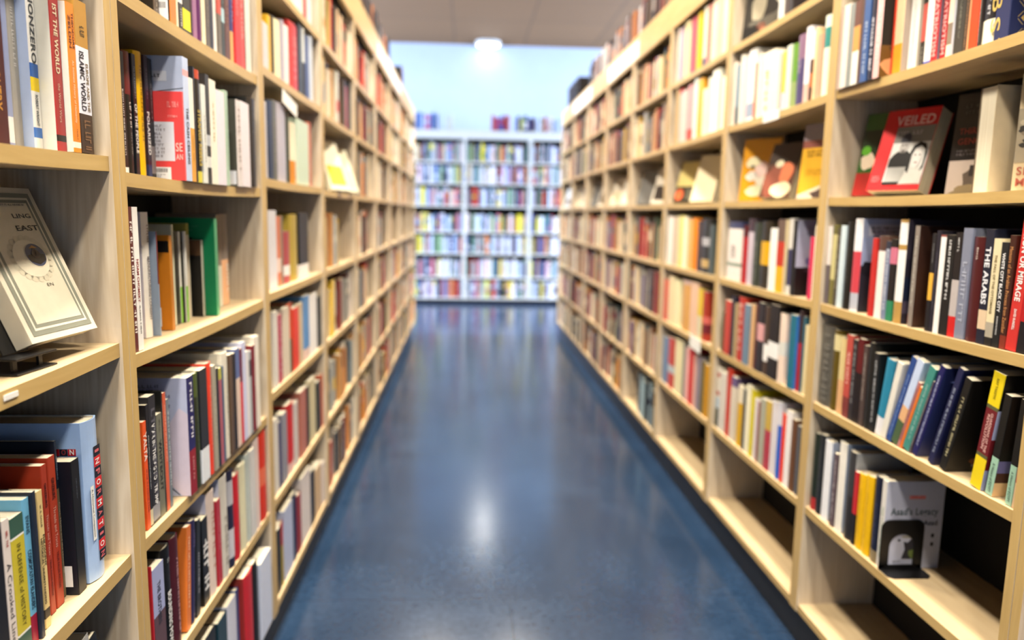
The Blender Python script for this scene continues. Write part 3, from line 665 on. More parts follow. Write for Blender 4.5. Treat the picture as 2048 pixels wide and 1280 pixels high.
R1.6|6|1|1.9608|0.0332|0.225|-0.003|0.144|2b2c3c|||~,d0d0dc,0.3,0.95,0.5|0|0||
R1.6|5|1|1.9940|0.0320|0.220|-0.003|0.143|3a5c94|||~,b8c8e0,0.3,0.95,0.5|0|0||
R1.6|4|1|2.0260|0.0156|0.220|-0.003|0.147|5c4438||||0|0||
R1.6|3|1|2.0416|0.0343|0.220|-0.003|0.150|efece0||0.3,0.6,d89a50;0,0.3,6a4438||0|0||
R1.6|2|1|2.0759|0.0263|0.220|-0.003|0.144|8a908c||||0|0||
R1.6|1|1|2.1023|0.0338|0.225|-0.003|0.154|ecdcd0||||0|0||
R1.6|0|1|2.1361|0.0173|0.220|-0.003|0.150|b8a090||||0|0||
R1.4|24|1|1.3446|0.0253|0.240|0.012|0.154|15131a||0,0.75,b0181f|~,e0b0b0,0.3,0.7,0.3|-3|0||
R1.4|23|1|1.3699|0.0296|0.257|0.012|0.172|c8322e|||VISION OR MIRAGE,f6ecea,0.05,0.62,0.5;DAVID RUNDELL,f6ecea,0.68,0.84,0.3|-3|0||
R1.4|22|1|1.3996|0.0175|0.225|0.012|0.147|3c1a10||0.88,1,7a2c1c|Memoirs of an Arabian Princess from Zanzibar,d89a60,0.1,0.86,0.55|0|0||
R1.4|21|1|1.4171|0.0210|0.211|0.012|0.136|14171a|||WHITE CITY BLACK CITY,f2f2f2,0.1,0.66,0.4;SHARON ROTBARD,c8c8c8,0.7,0.88,0.2|0|0||
R1.4|20|1|1.4381|0.0230|0.218|0.012|0.142|e0d3ac||0.78,0.92,a8a090;0.92,1,1c1a1a|THE FALL OF THE OTTOMANS,7a6a40,0.15,0.7,0.3|0|0||
R1.4|19|1|1.4611|0.0252|0.236|0.012|0.156|181c2e||0.7,0.87,d8c0a0|THE ARABS,e8eaf0,0.15,0.65,0.6|0|0||
R1.4|18|1|1.4862|0.0416|0.220|0.012|0.143|4a1518|||~,d8c8c0,0.1,0.22,0.2|0|0||
R1.4|17|1|1.5278|0.0293|0.238|0.012|0.155|7c8296|||~,a8aec0,0.3,0.9,0.7|0|0||
R1.4|16|1|1.5571|0.0244|0.228|0.012|0.146|1a1516||0.45,0.8,b8b0ae;0.8,1,c82020|~,e0e0e0,0.05,0.2,0.3|0|0||
R1.4|15|1|1.5815|0.0316|0.222|0.012|0.149|141414|||~,e8e8e8,0.05,0.65,0.35|0|0||
R1.4|14|1|1.6131|0.0194|0.222|0.012|0.147|f6f0ec||0,0.02,8a4038||0|0||
R1.4|13|1|1.6325|0.0155|0.231|0.012|0.157|1c1a28|||~,5a5868,0.2,0.8,0.3|0|0||
R1.4|12|1|1.6481|0.0158|0.224|0.012|0.152|16151a||0.4,0.68,e8b040|~,9a9a9a,0.1,0.3,0.3|0|0||
R1.4|11|1|1.7143|0.0178|0.241|0.012|0.158|8a8078|38221a||~,d8d8cc,0.1,0.8,0.4|0|0||
R1.4|10|1|1.7681|0.0348|0.255|0.012|0.178|b5904e|2c2836|0.03,0.24,f4f2ee;0.29,0.79,f4f2ee||0|0|photo2|
R1.4|9|1|1.8029|0.0265|0.206|0.012|0.131|15110f||0.75,1,2a8058;0.1,0.3,c87088||0|0||
R1.4|8|1|1.8294|0.0219|0.200|0.012|0.133|7a84a0||0,0.1,2c3040|~,e0e4ec,0.1,0.9,0.5|0|0||
R1.4|7|1|1.8514|0.0426|0.212|0.012|0.140|f0e8e2||0,0.18,5a4038||0|0||
R1.4|6|1|1.8940|0.0215|0.205|0.012|0.137|c02a26||||0|0||
R1.4|5|1|1.9780|0.0421|0.254|0.012|0.164|f0eef0|a9b4d2|0.35,0.8,cc4450;0.8,0.98,b8bcc8||0|0|photo|
R1.4|4|1|2.0201|0.0395|0.246|0.012|0.171|191917|||~,4a4a40,0.3,0.7,0.3|0|0||
R1.4|3|1|2.0596|0.0275|0.233|0.012|0.155|cfe0e6||||0|0||
R1.4|2|1|2.0871|0.0202|0.226|0.012|0.145|4a4438|||~,b0a890,0.1,0.8,0.5|0|0||
R1.4|1|1|2.1074|0.0358|0.233|0.012|0.159|cdc48a||0,0.12,6a6638;0.68,1,7a7440||0|0||
R1.4|0|1|2.1431|0.0204|0.229|0.012|0.148|f0e6e0||0.5,1,6a6064||0|0||
R1.3|23|1|1.3249|0.0100|0.170|0.012|0.115|d8b890||0.5,0.7,a83a30||-3.5|0||
R1.3|22|1|1.3349|0.0186|0.215|0.012|0.142|14130f||0.62,1,9cc4ac|A History of EGYPT,2a4034,0.68,0.97,0.4|-3.5|0||
R1.3|21|1|1.3894|0.0215|0.215|0.012|0.146|14130f|2a1c12|0.62,1,9cc4ac|A History of EGYPT,2a4034,0.68,0.97,0.4|-7|0|egypt|
R1.3|20|1|1.4236|0.0348|0.253|0.012|0.178|e8cf18|15130f|0.28,0.31,5a5a38;0.31,0.7,6a1a20;0.7,0.73,5a5a38|GUARDIANS OF THE,e0b0a8,0.34,0.68,0.2,0.66;REVOLUTION,e0b0a8,0.36,0.66,0.2,0.4;RAY TAKEYH,8a7a10,0.05,0.22,0.2|-8.4|0|ray|
R1.3|19|1|1.5396|0.0235|0.227|0.012|0.158|161512|14110e||~,c0b890,0.2,0.85,0.45|-15|0|gold|
R1.3|18|1|1.5860|0.0201|0.248|0.012|0.166|1d2148|||~,9aa4b8,0.2,0.9,0.5|-18|0||
R1.3|17|1|1.6463|0.0216|0.240|0.012|0.167|1b1b58|28305e||~,c8d0f0,0.1,0.9,0.4|-18.3|0|navy|
R1.3|16|1|1.6728|0.0066|0.200|0.012|0.137|5a5058|||~,b8b0a8,0.1,0.9,0.5|-19.5|0||
R1.3|15|1|1.6794|0.0276|0.230|0.012|0.153|3f8a80|||~,9ac0b8,0.2,0.9,0.4|-19.5|0||
R1.3|14|1|1.7071|0.0110|0.175|0.012|0.114|e0762c||||-19.5|0||
R1.3|13|1|1.7181|0.0108|0.185|0.012|0.126|b87a78|||~,3a2a2a,0.1,0.9,0.5|-19.5|0||
R1.3|12|1|1.7288|0.0288|0.238|0.012|0.161|c4d4f0||0.55,0.72,e0b080;0.72,1,4a6040||-19.5|0||
R1.3|11|1|1.7577|0.0233|0.240|0.012|0.169|28488a|||~,8aa4d8,0.2,0.95,0.4|-19.5|0||
R1.3|10|1|1.7809|0.0237|0.210|0.012|0.148|e2dfd4||||-13.5|0||
R1.3|9|1|1.8046|0.0325|0.205|0.012|0.140|2a86a8||0.76,1,ecebee||-8.5|0||
R1.3|8|1|1.8372|0.0251|0.210|0.012|0.139|16181a|||~,d0d4d8,0.1,0.9,0.4|0|0||
R1.3|7|1|1.8623|0.0316|0.232|0.012|0.162|1c1d1c||||0|0||
R1.3|6|1|1.8939|0.0216|0.220|0.012|0.141|4a3c38|||~,b8aca4,0.1,0.7,0.4|0|0||
R1.3|5|1|1.9155|0.0312|0.233|0.012|0.151|150b0b||0,0.4,5a0e10||0|0||
R1.3|4|1|1.9468|0.0259|0.226|0.012|0.153|2a2426|||~,98989a,0.05,0.8,0.5|0|0||
R1.3|3|1|1.9727|0.0341|0.234|0.012|0.159|b84a40||0.75,1,7a3430|~,f0c0b0,0.2,0.6,0.5|0|0||
R1.3|2|1|2.0116|0.0371|0.219|0.012|0.142|d8c48a||0.55,1,d8a878||0|0||
R1.3|1|1|2.0487|0.0366|0.235|0.012|0.160|5a4a10||0.05,0.25,d8cc98||0|0||
R1.3|0|1|2.0853|0.0782|0.240|0.012|0.168|5a5852|||~,6e6c64,0.1,0.95,0.8|0|0||
R1.2|10|1|1.7514|0.0199|0.232|0.012|0.154|dcd8d0|b6bacd||~,9ab09a,0.3,0.9,0.5|0|0|legacy|
R1.2|9|1|1.7712|0.0410|0.230|0.012|0.153|141a30||0.86,1,8a7a58|~,3a4264,0.3,0.8,0.3|0|0||
R1.2|8|1|1.8174|0.0364|0.217|0.012|0.142|eab80c|||~,c89a08,0.2,0.8,0.2|0|0||
R1.2|7|1|1.8538|0.0344|0.210|0.012|0.138|eab80c|||~,c89a08,0.2,0.8,0.2|0|0||
R1.2|6|1|1.8882|0.0182|0.206|0.012|0.145|c0262c||0.58,1,1a1618||0|0||
R1.2|5|1|1.9133|0.0370|0.251|0.012|0.167|2c2a2a|b0b4b8|0,0.5,3a3a3c||0|0||
R1.2|4|1|1.9642|0.0407|0.260|0.012|0.183|efebe0|9aa8be|||0|0||
R1.2|3|1|2.0049|0.0216|0.218|0.012|0.153|5a4a50|||~,c0b8bc,0.1,0.9,0.6|0|0||
R1.2|2|1|2.0472|0.0426|0.239|0.012|0.162|eceef2|b9c4dc|||0|0||
R1.2|1|1|2.0899|0.0345|0.246|0.012|0.162|22262a|||~,4a4e52,0.2,0.8,0.4|0|0||
R1.2|0|1|2.1243|0.0326|0.240|0.012|0.169|1f2a22||0.84,1,b03030||0|0||
R2.7|2|0|2.5431|0.0379|0.210|0.020|0.141|2a2426||||0|0||
R2.7|1|0|2.5809|0.0346|0.210|0.020|0.140|4a3c38||||0|0||
R2.7|0|0|2.6155|0.0469|0.220|0.020|0.145|dfe2dc||||0|0||
R2.6|18|1|2.2492|0.0411|0.234|0.012|0.166|e6ecd8||0.15,0.4,3a9088||0|0||
R2.6|17|1|2.2903|0.0299|0.189|0.012|0.127|f0a080||||0|0||
R2.6|16|1|2.3203|0.0213|0.215|0.012|0.142|f0c898||||0|0||
R2.6|15|1|2.3415|0.0339|0.210|0.012|0.141|4a2a1c||0,0.4,e8e8ea;0.6,0.8,c06a30||0|0||
R2.6|14|1|2.3754|0.0404|0.232|0.012|0.150|f4f0f2||0.75,1,e0b8a8||0|0||
R2.6|13|1|2.4158|0.0541|0.220|0.012|0.150|4c4470||0,0.35,8a6a84|~,b8a8c0,0.35,0.55,0.5|0|0||
R2.6|12|1|2.4699|0.0417|0.202|0.012|0.135|6a9a3c||0.6,1,94a86a||0|0||
R2.6|11|1|2.5116|0.0350|0.206|0.012|0.136|dfe4d4||||0|0||
R2.6|10|1|2.5466|0.0412|0.194|0.012|0.134|f0c848||0.7,1,d0c8d4||0|0||
R2.6|9|0|2.5878|0.0158|0.194|0.012|0.135|e6c0b0||||0|0||
R2.6|8|1|2.6035|0.0474|0.210|0.012|0.135|f5ead8||||0|0||
R2.6|7|1|2.6509|0.1156|0.223|0.012|0.151|fbf0d8|||~,c8a048,0.3,0.95,0.3|0|0||
R2.6|6|1|2.7665|0.0302|0.231|0.012|0.152|f6ead2||||0|0||
R2.6|5|0|2.7967|0.0308|0.204|0.012|0.144|c0806a||0.6,1,d87a50||0|0||
R2.6|4|1|2.8275|0.0821|0.260|0.012|0.180|f6f4ee||0.75,0.95,9aa8bc||0|0||
R2.6|3|0|2.9096|0.0293|0.246|0.012|0.162|e6c8c8||||0|0||
R2.6|2|1|2.9389|0.0555|0.260|0.012|0.171|e9e6d6||||0|0||
R2.6|1|0|2.9944|0.0282|0.230|0.012|0.149|7a94a4||0.7,1,3a4448||0|0||
R2.6|0|0|3.0226|0.0324|0.245|0.012|0.173|f0e0d0||||0|0||
R2.4|11|1|2.2282|0.0187|0.229|0.012|0.151|f4ead8||||0|0||
R2.4|10|1|2.2469|0.0372|0.194|0.012|0.132|d83058||||0|0||
R2.4|9|1|2.3784|0.0308|0.245|0.012|0.165|1e1e20|b0b4cc|||0|0|photo3|
R2.4|8|1|2.4093|0.0328|0.251|0.012|0.172|d8d4cc||0.4,0.88,3c3c5c||0|0||
R2.4|7|1|2.4421|0.0215|0.247|0.012|0.168|c8b890||||0|0||
R2.4|6|1|2.4636|0.0593|0.247|0.012|0.170|c03010||0,0.3,6a5448;0.64,1,f0b000||0|0||
R2.4|5|1|2.5229|0.0608|0.217|0.012|0.141|f4f4ee||||0|0||
R2.4|4|1|2.5836|0.0916|0.241|0.012|0.166|2a2418||0.3,0.65,dca800||0|0||
R2.4|3|1|2.6753|0.0741|0.235|0.012|0.155|343c34|||~,8a8c7c,0.3,0.95,0.3|0|0||
R2.4|2|1|2.7494|0.0563|0.248|0.012|0.167|c8bcc8||0,0.2,4a3c48||0|0||
R2.4|1|1|2.8056|0.0521|0.222|0.012|0.147|b02028||0,0.2,501018||0|0||
R2.4|0|1|2.8722|0.1536|0.232|0.012|0.153|f1e8e0||0,0.12,3a4064;0.7,0.76,8a9a88|~,8a7c78,0.4,0.62,0.4|0|0||
R2.3|15|1|2.2348|0.0293|0.221|0.012|0.149|e0d0a0||||0|0||
R2.3|14|1|2.2641|0.0195|0.245|0.012|0.165|2a5a6a||||0|0||
R2.3|13|1|2.2836|0.0359|0.262|0.012|0.174|a82030||0,0.4,3c2a2c||0|0||
R2.3|12|1|2.3195|0.0428|0.242|0.006|0.167|186a80|3a76c0|||0|0||
R2.3|11|1|2.4037|0.0488|0.235|0.006|0.159|ecd6c4||0.4,0.6,d8d8d0||0|0||
R2.3|10|1|2.4525|0.0776|0.256|0.006|0.164|1e1814||0.5,0.72,f2f0ec||0|0||
R2.3|9|1|2.5301|0.0538|0.244|0.006|0.160|4a3a30||0.55,0.8,f2f0ec||0|0||
R2.3|8|1|2.5840|0.0509|0.251|0.006|0.168|2a2426||0.3,0.55,d8a0a0||0|0||
R2.3|7|0|2.6348|0.0244|0.243|0.006|0.171|5a2a22||||0|0||
R2.3|6|1|2.6592|0.0556|0.235|0.006|0.164|d2a878||||0|0||
R2.3|5|1|2.7147|0.0559|0.228|0.006|0.154|6a8296||||0|0||
R2.3|4|1|2.7707|0.0720|0.248|0.006|0.159|b8382c|||~,e8c0b0,0.1,0.9,0.5|0|0||
R2.3|3|0|2.8427|0.0302|0.218|0.006|0.151|b09a70||||0|0||
R2.3|2|0|2.8729|0.0371|0.243|0.006|0.162|1c1c2e||||0|0||
R2.3|1|1|2.9142|0.0641|0.218|0.006|0.148|c0402c||||0|0||
R2.3|0|0|2.9783|0.0331|0.164|0.006|0.113|5a5030||||0|0||
R2.2|17|1|2.2399|0.0409|0.227|0.012|0.155|5a5a5e||||0|0||
R2.2|16|1|2.2808|0.0303|0.239|0.012|0.161|6a4428||||0|0||
R2.2|15|1|2.3111|0.0433|0.258|0.012|0.181|efe9e6||||0|0||
R2.2|14|1|2.3544|0.0412|0.236|0.012|0.157|e84020||||0|0||
R2.2|13|1|2.3956|0.0313|0.268|0.012|0.178|2c64c8||0,0.3,d8d8e0||0|0||
R2.2|12|1|2.4269|0.0572|0.260|0.012|0.181|ded8da||||0|0||
R2.2|11|1|2.4841|0.0395|0.248|0.012|0.162|b03a48||0,0.42,c8a848||0|0||
R2.2|10|1|2.5276|0.0470|0.244|0.012|0.161|a8a894||||0|0||
R2.2|9|0|2.5747|0.0210|0.223|0.012|0.155|8a4038||||0|0||
R2.2|8|1|2.5956|0.0440|0.227|0.012|0.146|ddd4d2||||0|0||
R2.2|7|1|2.6396|0.0320|0.253|0.012|0.176|d8c820||||0|0||
R2.2|6|1|2.6716|0.0407|0.261|0.012|0.179|efe8c8||||0|0||
R2.2|5|1|2.7123|0.0442|0.236|0.012|0.158|3c4448||||0|0||
R2.2|4|1|2.7566|0.0529|0.238|0.012|0.157|d8a820||0,0.28,e8dcc0||0|0||
R2.2|3|1|2.8243|0.0529|0.258|0.012|0.178|d8ccb8||0,0.15,6a5a80||0|0||
R2.2|2|1|2.8771|0.0641|0.281|0.012|0.197|c83a24||||0|0||
R2.2|1|1|2.9412|0.0682|0.249|0.012|0.161|d6d0c4||||0|0||
R2.2|0|1|3.0094|0.0541|0.259|0.012|0.174|ded6c4||0.1,0.16,b03a2c;0.4,0.46,b03a2c;0.5,0.68,b0c4d0;0.68,1,3a4438||0|0||
R3.7|9|1|3.1806|0.0625|0.230|0.012|0.156|faf0c8||||0|0||
R3.7|8|1|3.2431|0.0551|0.241|0.012|0.162|c8c0a0||||0|0||
R3.7|7|1|3.2981|0.0897|0.251|0.012|0.166|f4dcc0||||0|0||
R3.7|6|0|3.3878|0.0476|0.253|0.012|0.164|c88070||||0|0||
R3.7|5|1|3.4354|0.0693|0.258|0.012|0.175|e6e0c8||0.86,1,3a5070||0|0||
R3.7|4|1|3.5177|0.0825|0.256|0.012|0.178|d8b818||||0|0||
R3.7|3|1|3.6002|0.1051|0.254|0.012|0.164|c05060||||0|0||
R3.7|2|1|3.7054|0.0983|0.282|0.012|0.185|e8d8a0||||0|0||
R3.7|1|1|3.8036|0.0726|0.253|0.012|0.176|b8a0b0||||0|0||
R3.7|0|0|3.8763|0.0403|0.278|0.012|0.193|d8c8b0||||0|0||
R3.6|10|1|3.1415|0.0548|0.212|0.012|0.145|fbf2d4||||0|0||
R3.6|9|0|3.1963|0.0387|0.221|0.012|0.141|d8d0a0||||0|0||
R3.6|8|1|3.2349|0.1008|0.261|0.012|0.180|fdfdee||||0|0||
R3.6|7|1|3.3358|0.0528|0.243|0.012|0.172|e6e2cc||||0|0||
R3.6|6|0|3.3886|0.0563|0.204|0.012|0.144|fae8c8||||0|0||
R3.6|5|1|3.4523|0.0719|0.260|0.012|0.178|f4b030||||0|0||
R3.6|4|1|3.5243|0.0851|0.279|0.012|0.179|dfe4dc||||0|0||
R3.6|3|1|3.6175|0.0854|0.260|0.012|0.181|e0a0a0||0.8,1,c84a40||0|0||
R3.6|2|1|3.7029|0.0761|0.249|0.012|0.163|cfc4b8||||0|0||
R3.6|1|1|3.7790|0.0678|0.264|0.012|0.180|e6b8b0||0,0.08,c03040||0|0||
R3.6|0|0|3.8468|0.0465|0.285|0.012|0.200|c8a870||||0|0||
R3.4|9|0|3.1983|0.0479|0.215|0.012|0.148|4a5454||||0|0||
R3.4|8|1|3.2462|0.1173|0.242|0.012|0.157|2a2a28||0.35,0.5,b8b8bc;0.75,0.9,c8a868||0|0||
R3.4|7|1|3.3634|0.0708|0.231|0.012|0.152|4a4044||||0|0||
R3.4|6|1|3.4342|0.0832|0.244|0.012|0.171|f08a0c||||0|0||
R3.4|5|1|3.5174|0.0694|0.238|0.012|0.155|f0b870||||0|0||
R3.4|4|0|3.5947|0.0602|0.249|0.012|0.169|faf0d0||||0|0||
R3.4|3|0|3.6549|0.0559|0.254|0.012|0.170|ece070||||0|0||
R3.4|2|0|3.7107|0.0597|0.251|0.012|0.163|dcd0a0||||0|0||
R3.4|1|0|3.7705|0.0661|0.245|0.012|0.167|c8b098||||0|0||
R3.4|0|1|3.8366|0.0941|0.247|0.012|0.159|faf0e4||||0|0||
R3.3|6|1|3.2331|0.0721|0.221|0.012|0.143|a83828||0.5,0.65,d86a60;0.65,0.85,70202c||0|0||
R3.3|5|0|3.3052|0.0561|0.229|0.012|0.152|e0c030||0.55,1,d8d0b0||0|0||
R3.3|4|1|3.3709|0.1084|0.249|0.012|0.160|e8c0a0||||0|0||
R3.3|3|1|3.4894|0.1378|0.246|0.012|0.158|d8a050||0,0.08,d8b8a8||0|0||
R3.3|2|1|3.6605|0.1154|0.235|0.012|0.159|f0e8b8||||0|0||
R3.3|1|1|3.7759|0.0875|0.242|0.012|0.167|ecd8a8||||0|0||
R3.3|0|0|3.8684|0.0951|0.217|0.012|0.152|d8684a||||0|0||
R3.2|9|1|3.1684|0.0634|0.235|0.012|0.152|c89018||||0|0||
R3.2|8|0|3.2319|0.0348|0.242|0.012|0.162|6a6038||||0|0||
R3.2|7|1|3.2667|0.0764|0.252|0.012|0.166|8a808c||||0|0||
R3.2|6|0|3.3431|0.0371|0.248|0.012|0.169|d8a898||||0|0||
R3.2|5|1|3.3802|0.0840|0.272|0.012|0.183|d02a24||||0|0||
R3.2|4|0|3.4642|0.0423|0.261|0.012|0.183|e8b0a8||||0|0||
R3.2|3|1|3.5115|0.0641|0.272|0.012|0.181|8a8c80||||0|0||
R3.2|2|1|3.5756|0.1352|0.274|0.012|0.176|ece0b0||||0|0||
R3.2|1|1|3.7108|0.1243|0.260|0.012|0.178|c0483c||0.55,0.7,b8c4c8||0|0||
R3.2|0|1|3.8351|0.1088|0.248|0.012|0.161|7088a8||||0|0||"""
STUFF = MB()
def split(s): return [q for q in s.split(';') if q]
def add_stuff_book(mtx, d, th, h, col, bands=(), mark=None, near=None):
    n = len(STUFF.v); c = col; t = min(.0022, th*.16)
    cols = {'+x': c, '-y': near or c, '+y': near or c}
    zs = sorted({0.0, h} | {h*(1-b[0]) for b in bands} | {h*(1-b[1]) for b in bands})
    for z0, z1 in zip(zs[:-1], zs[1:]):
        cc = c; zz = 1-(z0+z1)/2/h
        for b_ in bands:
            if b_[0] <= zz <= b_[1]: cc = b_[2]
        STUFF.face([(0, t, z0), (0, th-t, z0), (0, th-t, z1), (0, t, z1)], cc)
        STUFF.face([(-t, 0, z0), (0, t, z0), (0, t, z1), (-t, 0, z1)], cc)
        STUFF.face([(0, th-t, z0), (-t, th, z0), (-t, th, z1), (0, th-t, z1)], cc)
    STUFF.face([(-d, 0, 0), (-t, 0, 0), (-t, 0, h), (-d, 0, h)], near or c)
    STUFF.face([(-t, th, 0), (-d, th, 0), (-d, th, h), (-t, th, h)], near or c)
    hp = h-.002
    STUFF.face([(-d, t, hp), (-t, t, hp), (-t, th-t, hp), (-d, th-t, hp)], (1, 1, 1, 1), 1)
    STUFF.face([(-d+.002, th-t, 0), (-d+.002, t, 0), (-d+.002, t, hp), (-d+.002, th-t, hp)], (1, 1, 1, 1), 1)
    STUFF.face([(-d, 0, h), (-t, 0, h), (-t, t, h), (-d, t, h)], c); STUFF.face([(-d, th-t, h), (-t, th-t, h), (-t, th, h), (-d, th, h)], c)
    STUFF.face([(-t, 0, h), (0, t, h), (0, th-t, h), (-t, th, h)], c)
    if mark:
        put_marks(STUFF, Vector((.0006, th*.5-mark[3]*th*.5, h*(1-mark[1]))), Vector((0, 0, -1)), Vector((0, 1, 0)), h*(mark[2]-mark[1]), mark[3]*th, mark[0])
    STUFF.xform(mtx, n)

rows = [l.split('|') for l in DATA.strip().splitlines()]
count = {}
for q in rows: count[q[0]] = max(count.get(q[0], 0), int(q[1])+1)
for q in rows:
    key, idx, single = q[0], int(q[1]), q[2] == '1'
    bay, lev = key.split('.'); lev = int(lev); side = bay[0]
    y, th, h, s, d = (float(z) for z in q[3:8])
    col = hx(q[8]); near = hx(q[9]) if q[9] else None
    bands = [(float(b[0]), float(b[1]), hx(b[2])) for b in (x.split(',') for x in split(q[10]))]
    T = [x.split(',') for x in split(q[11])]; lean = math.radians(float(q[12])); stick = int(q[13]); P = q[14]; fl = q[15]
    z = max(shelf_z(bay, lev, y), shelf_z(bay, lev, y+th))+.001
    zup = bay_z(bay)[lev] if lev < 7 else HB+ST
    h = min(h, (zup-ST-.012-z)/max(.5, math.cos(lean)+th/h*abs(math.sin(lean))))
    th0 = th; th = th*math.cos(lean)-.0006
    lift = th*abs(math.sin(lean))
    x = (XL-s) if side == 'L' else (XR+s)
    if side == 'L':
        # lean > 0 : the top goes away from the camera
        base = Matrix.Translation((x, y if lean <= 0 else y, z)) @ Matrix.Rotation(-lean, 4, 'X')
        if lean > 0: base = Matrix.Translation((x, y+th0*math.sin(lean)**2, z+th*math.sin(lean))) @ Matrix.Rotation(-lean, 4, 'X')
        if lean < 0: base = Matrix.Translation((x, y, z)) @ Matrix.Rotation(-lean, 4, 'X')
    else:
        R180 = Matrix.Rotation(math.pi, 4, 'Z')
        base = Matrix.Translation((x, y+th0, z)) @ R180 @ Matrix.Rotation(lean, 4, 'X')
        if lean < 0: base = Matrix.Translation((x, y+th0*math.cos(lean)**2, z+th*math.sin(-lean))) @ R180 @ Matrix.Rotation(lean, 4, 'X')
    n_in = count[key]
    if not single:
        mk = None
        for t_ in T:
            if t_[0] == '~': mk = (hx(t_[1]), float(t_[2]), float(t_[3]), float(t_[4]))
        parts = max(1, round(th/.06)) if th > .085 else 1
        for k in range(parts):
            add_stuff_book(base @ Matrix.Translation((0, th/parts*k, 0)), d, th/parts-.0006, h-.004*random.random()*(parts > 1), jit(col, .05), bands, mk, near)
        continue
    # ---- label
    words = [t_[0].replace('^', ',') for t_ in T if t_[0] != '~' and t_[0].replace('^', ',') not in SKIP]
    size = 'slim' if th < .014 else 'thick' if th > .045 else ''
    kinds = ' '.join(w for w in (size, tone(q[8]), 'book') if w)
    label = '%s %s from left on %s shelf of %s bookcase' % (kinds, ORD[idx], LEVEL[lev], BAYN[bay])
    feat = ''
    if words:
        w0 = words[0].split()
        feat = ' lettered %s' % ' '.join(w0[:2] if len(w0) > 1 else w0)
    elif bands:
        b = max(bands, key=lambda b: b[1]-b[0]); src = [x.split(',') for x in split(q[10])][bands.index(b)]
        where = 'top' if b[0] < .05 and b[1] < .7 else 'foot' if b[1] > .95 else 'band'
        if tone(src[2]) != tone(q[8]): feat = ' with %s %s' % (tone(src[2]), where)
    if feat and len((kinds+feat).split())+10 <= 16: label = label.replace(kinds, kinds+feat, 1)
    root = thing('book', label, 'book', base, 'books on the %s shelf of the %s bookcase' % (LEVEL[lev], BAYN[bay]))
    hard = ('R' in fl) or (th > .03 and key != 'L1.5' and random.random() < .6)
    t = .0022 if hard else .0008
    bul = min(.006, th*.14) if hard else 0
    if 'R' in fl: bul = .007
    ns = -1 if side == 'L' else 1
    cm = cover_mesh(d, th, h, t, bul, 8, col, near, near, ns, bands)
    co = cm.build('cover', M['cover'], root)
    if 'R' in fl: pass
    ins = .003 if hard else .0006
    pb = MB(); pb.box(-d+ins+.001, -t-bul-.0004, t+.0003, th-t-.0003, ins, h-ins)
    pb.build('page_block', M['paper'], root)
    SU, SV = Vector((0, 0, -1)), Vector((0, 1, 0))
    xf = .0005
    if 'I' in fl:
        lt = MB(); tl = MB(); w_ = 'INFORMATION'; L0 = h*.17; each = h*.066
        for k, ch in enumerate(w_):
            z1 = h-L0-k*each
            yy = th*.44; ww = .021; xx = -bul+bul*math.sin(math.pi*(yy+ww*.5)/th)+.0012
            tl.face([(xx, yy, z1-each*.96), (xx, yy+ww, z1-each*.96), (xx, yy+ww, z1), (xx, yy, z1)], hx('d2252c') if k % 2 else hx('15182a'))
            put_text(lt, ch, Vector((xx+.0004, yy+ww*.2, z1-each*.22)), SU, SV, each*.52, ww*.6, hx('f4f0ee') if k % 2 else hx('d86a70'), .02)
        xx = -bul+bul*math.sin(math.pi*.34)+.0012
        tl.face([(xx, th*.14, h*.26), (xx, th*.34, h*.26), (xx, th*.34, h*.6), (xx, th*.14, h*.6)], hx('f2f2ee'))
        put_text(lt, 'A Historical Companion', Vector((xx+.0004, th*.19, h*.58)), SU, SV, h*.3, th*.1, hx('30303c'), 0)
        for k, ch in enumerate('ION'):
            u0 = -.052+k*.0125
            tl.face([(u0, -.0006, h*.803), (u0+.0122, -.0006, h*.803), (u0+.0122, -.0006, h*.845), (u0, -.0006, h*.845)], hx('b0182a') if k != 1 else hx('15182a'))
            put_text(lt, ch, Vector((u0+.003, -.0011, h*.811)), Vector((1, 0, 0)), Vector((0, 0, 1)), .0066, .0085, hx('f0e8e8') if k != 1 else hx('8a3038'))
        build_apart(tl, 'cover_print', M['cover'], root); build_apart(lt, 'lettering', M['cover'], root)
    elif T:
        for t_ in T:
            lt = MB()
            s_, c_, f0, f1, sz = t_[0].replace('^', ','), hx(t_[1]), float(t_[2]), float(t_[3]), float(t_[4])
            yc = float(t_[5]) if len(t_) > 5 else .5
            O = Vector((xf, th*yc-sz*th*.5, h*(1-f0)))
            if s_ == '~': put_marks(lt, O, SU, SV, h*(f1-f0), sz*th, c_)
            else:
                if s_ == 'BS': put_text(lt, 'B', O+SU*h*.02, SU, SV, h*.12, min(sz*th, th*.66), c_, .01); put_text(lt, 'S', O+SU*h*.2, SU, SV, h*.12, min(sz*th, th*.66), c_, .01); poly(lt, O+SU*h*.38, SU, SV, [(0, sz*th*.45), (h*.02, sz*th*.36), (h*.04, sz*th*.45), (h*.02, sz*th*.54)], c_)
                else: put_text(lt, s_, O, SU, SV, h*(f1-f0), sz*th, c_, .025 if s_.isupper() else .0)
            if lt.f: build_apart(lt, 'lettering', M['cover'], root)
    # near face frame as the aisle sees it
    if side == 'L': O, U, V = Vector((-d, -.0002, 0)), Vector((1, 0, 0)), Vector((0, 0, 1))
    else: O, U, V = Vector((-bul, th+.0002, 0)), Vector((-1, 0, 0)), Vector((0, 0, 1))
    if P:
        am = MB(); CLIP[0] = (d-bul-.001, h); art(am, P, O, U, V, d-bul-.001, h, side == 'L'); CLIP[0] = None
        if am.f: build_apart(am, 'cover_print', M['cover'], root)
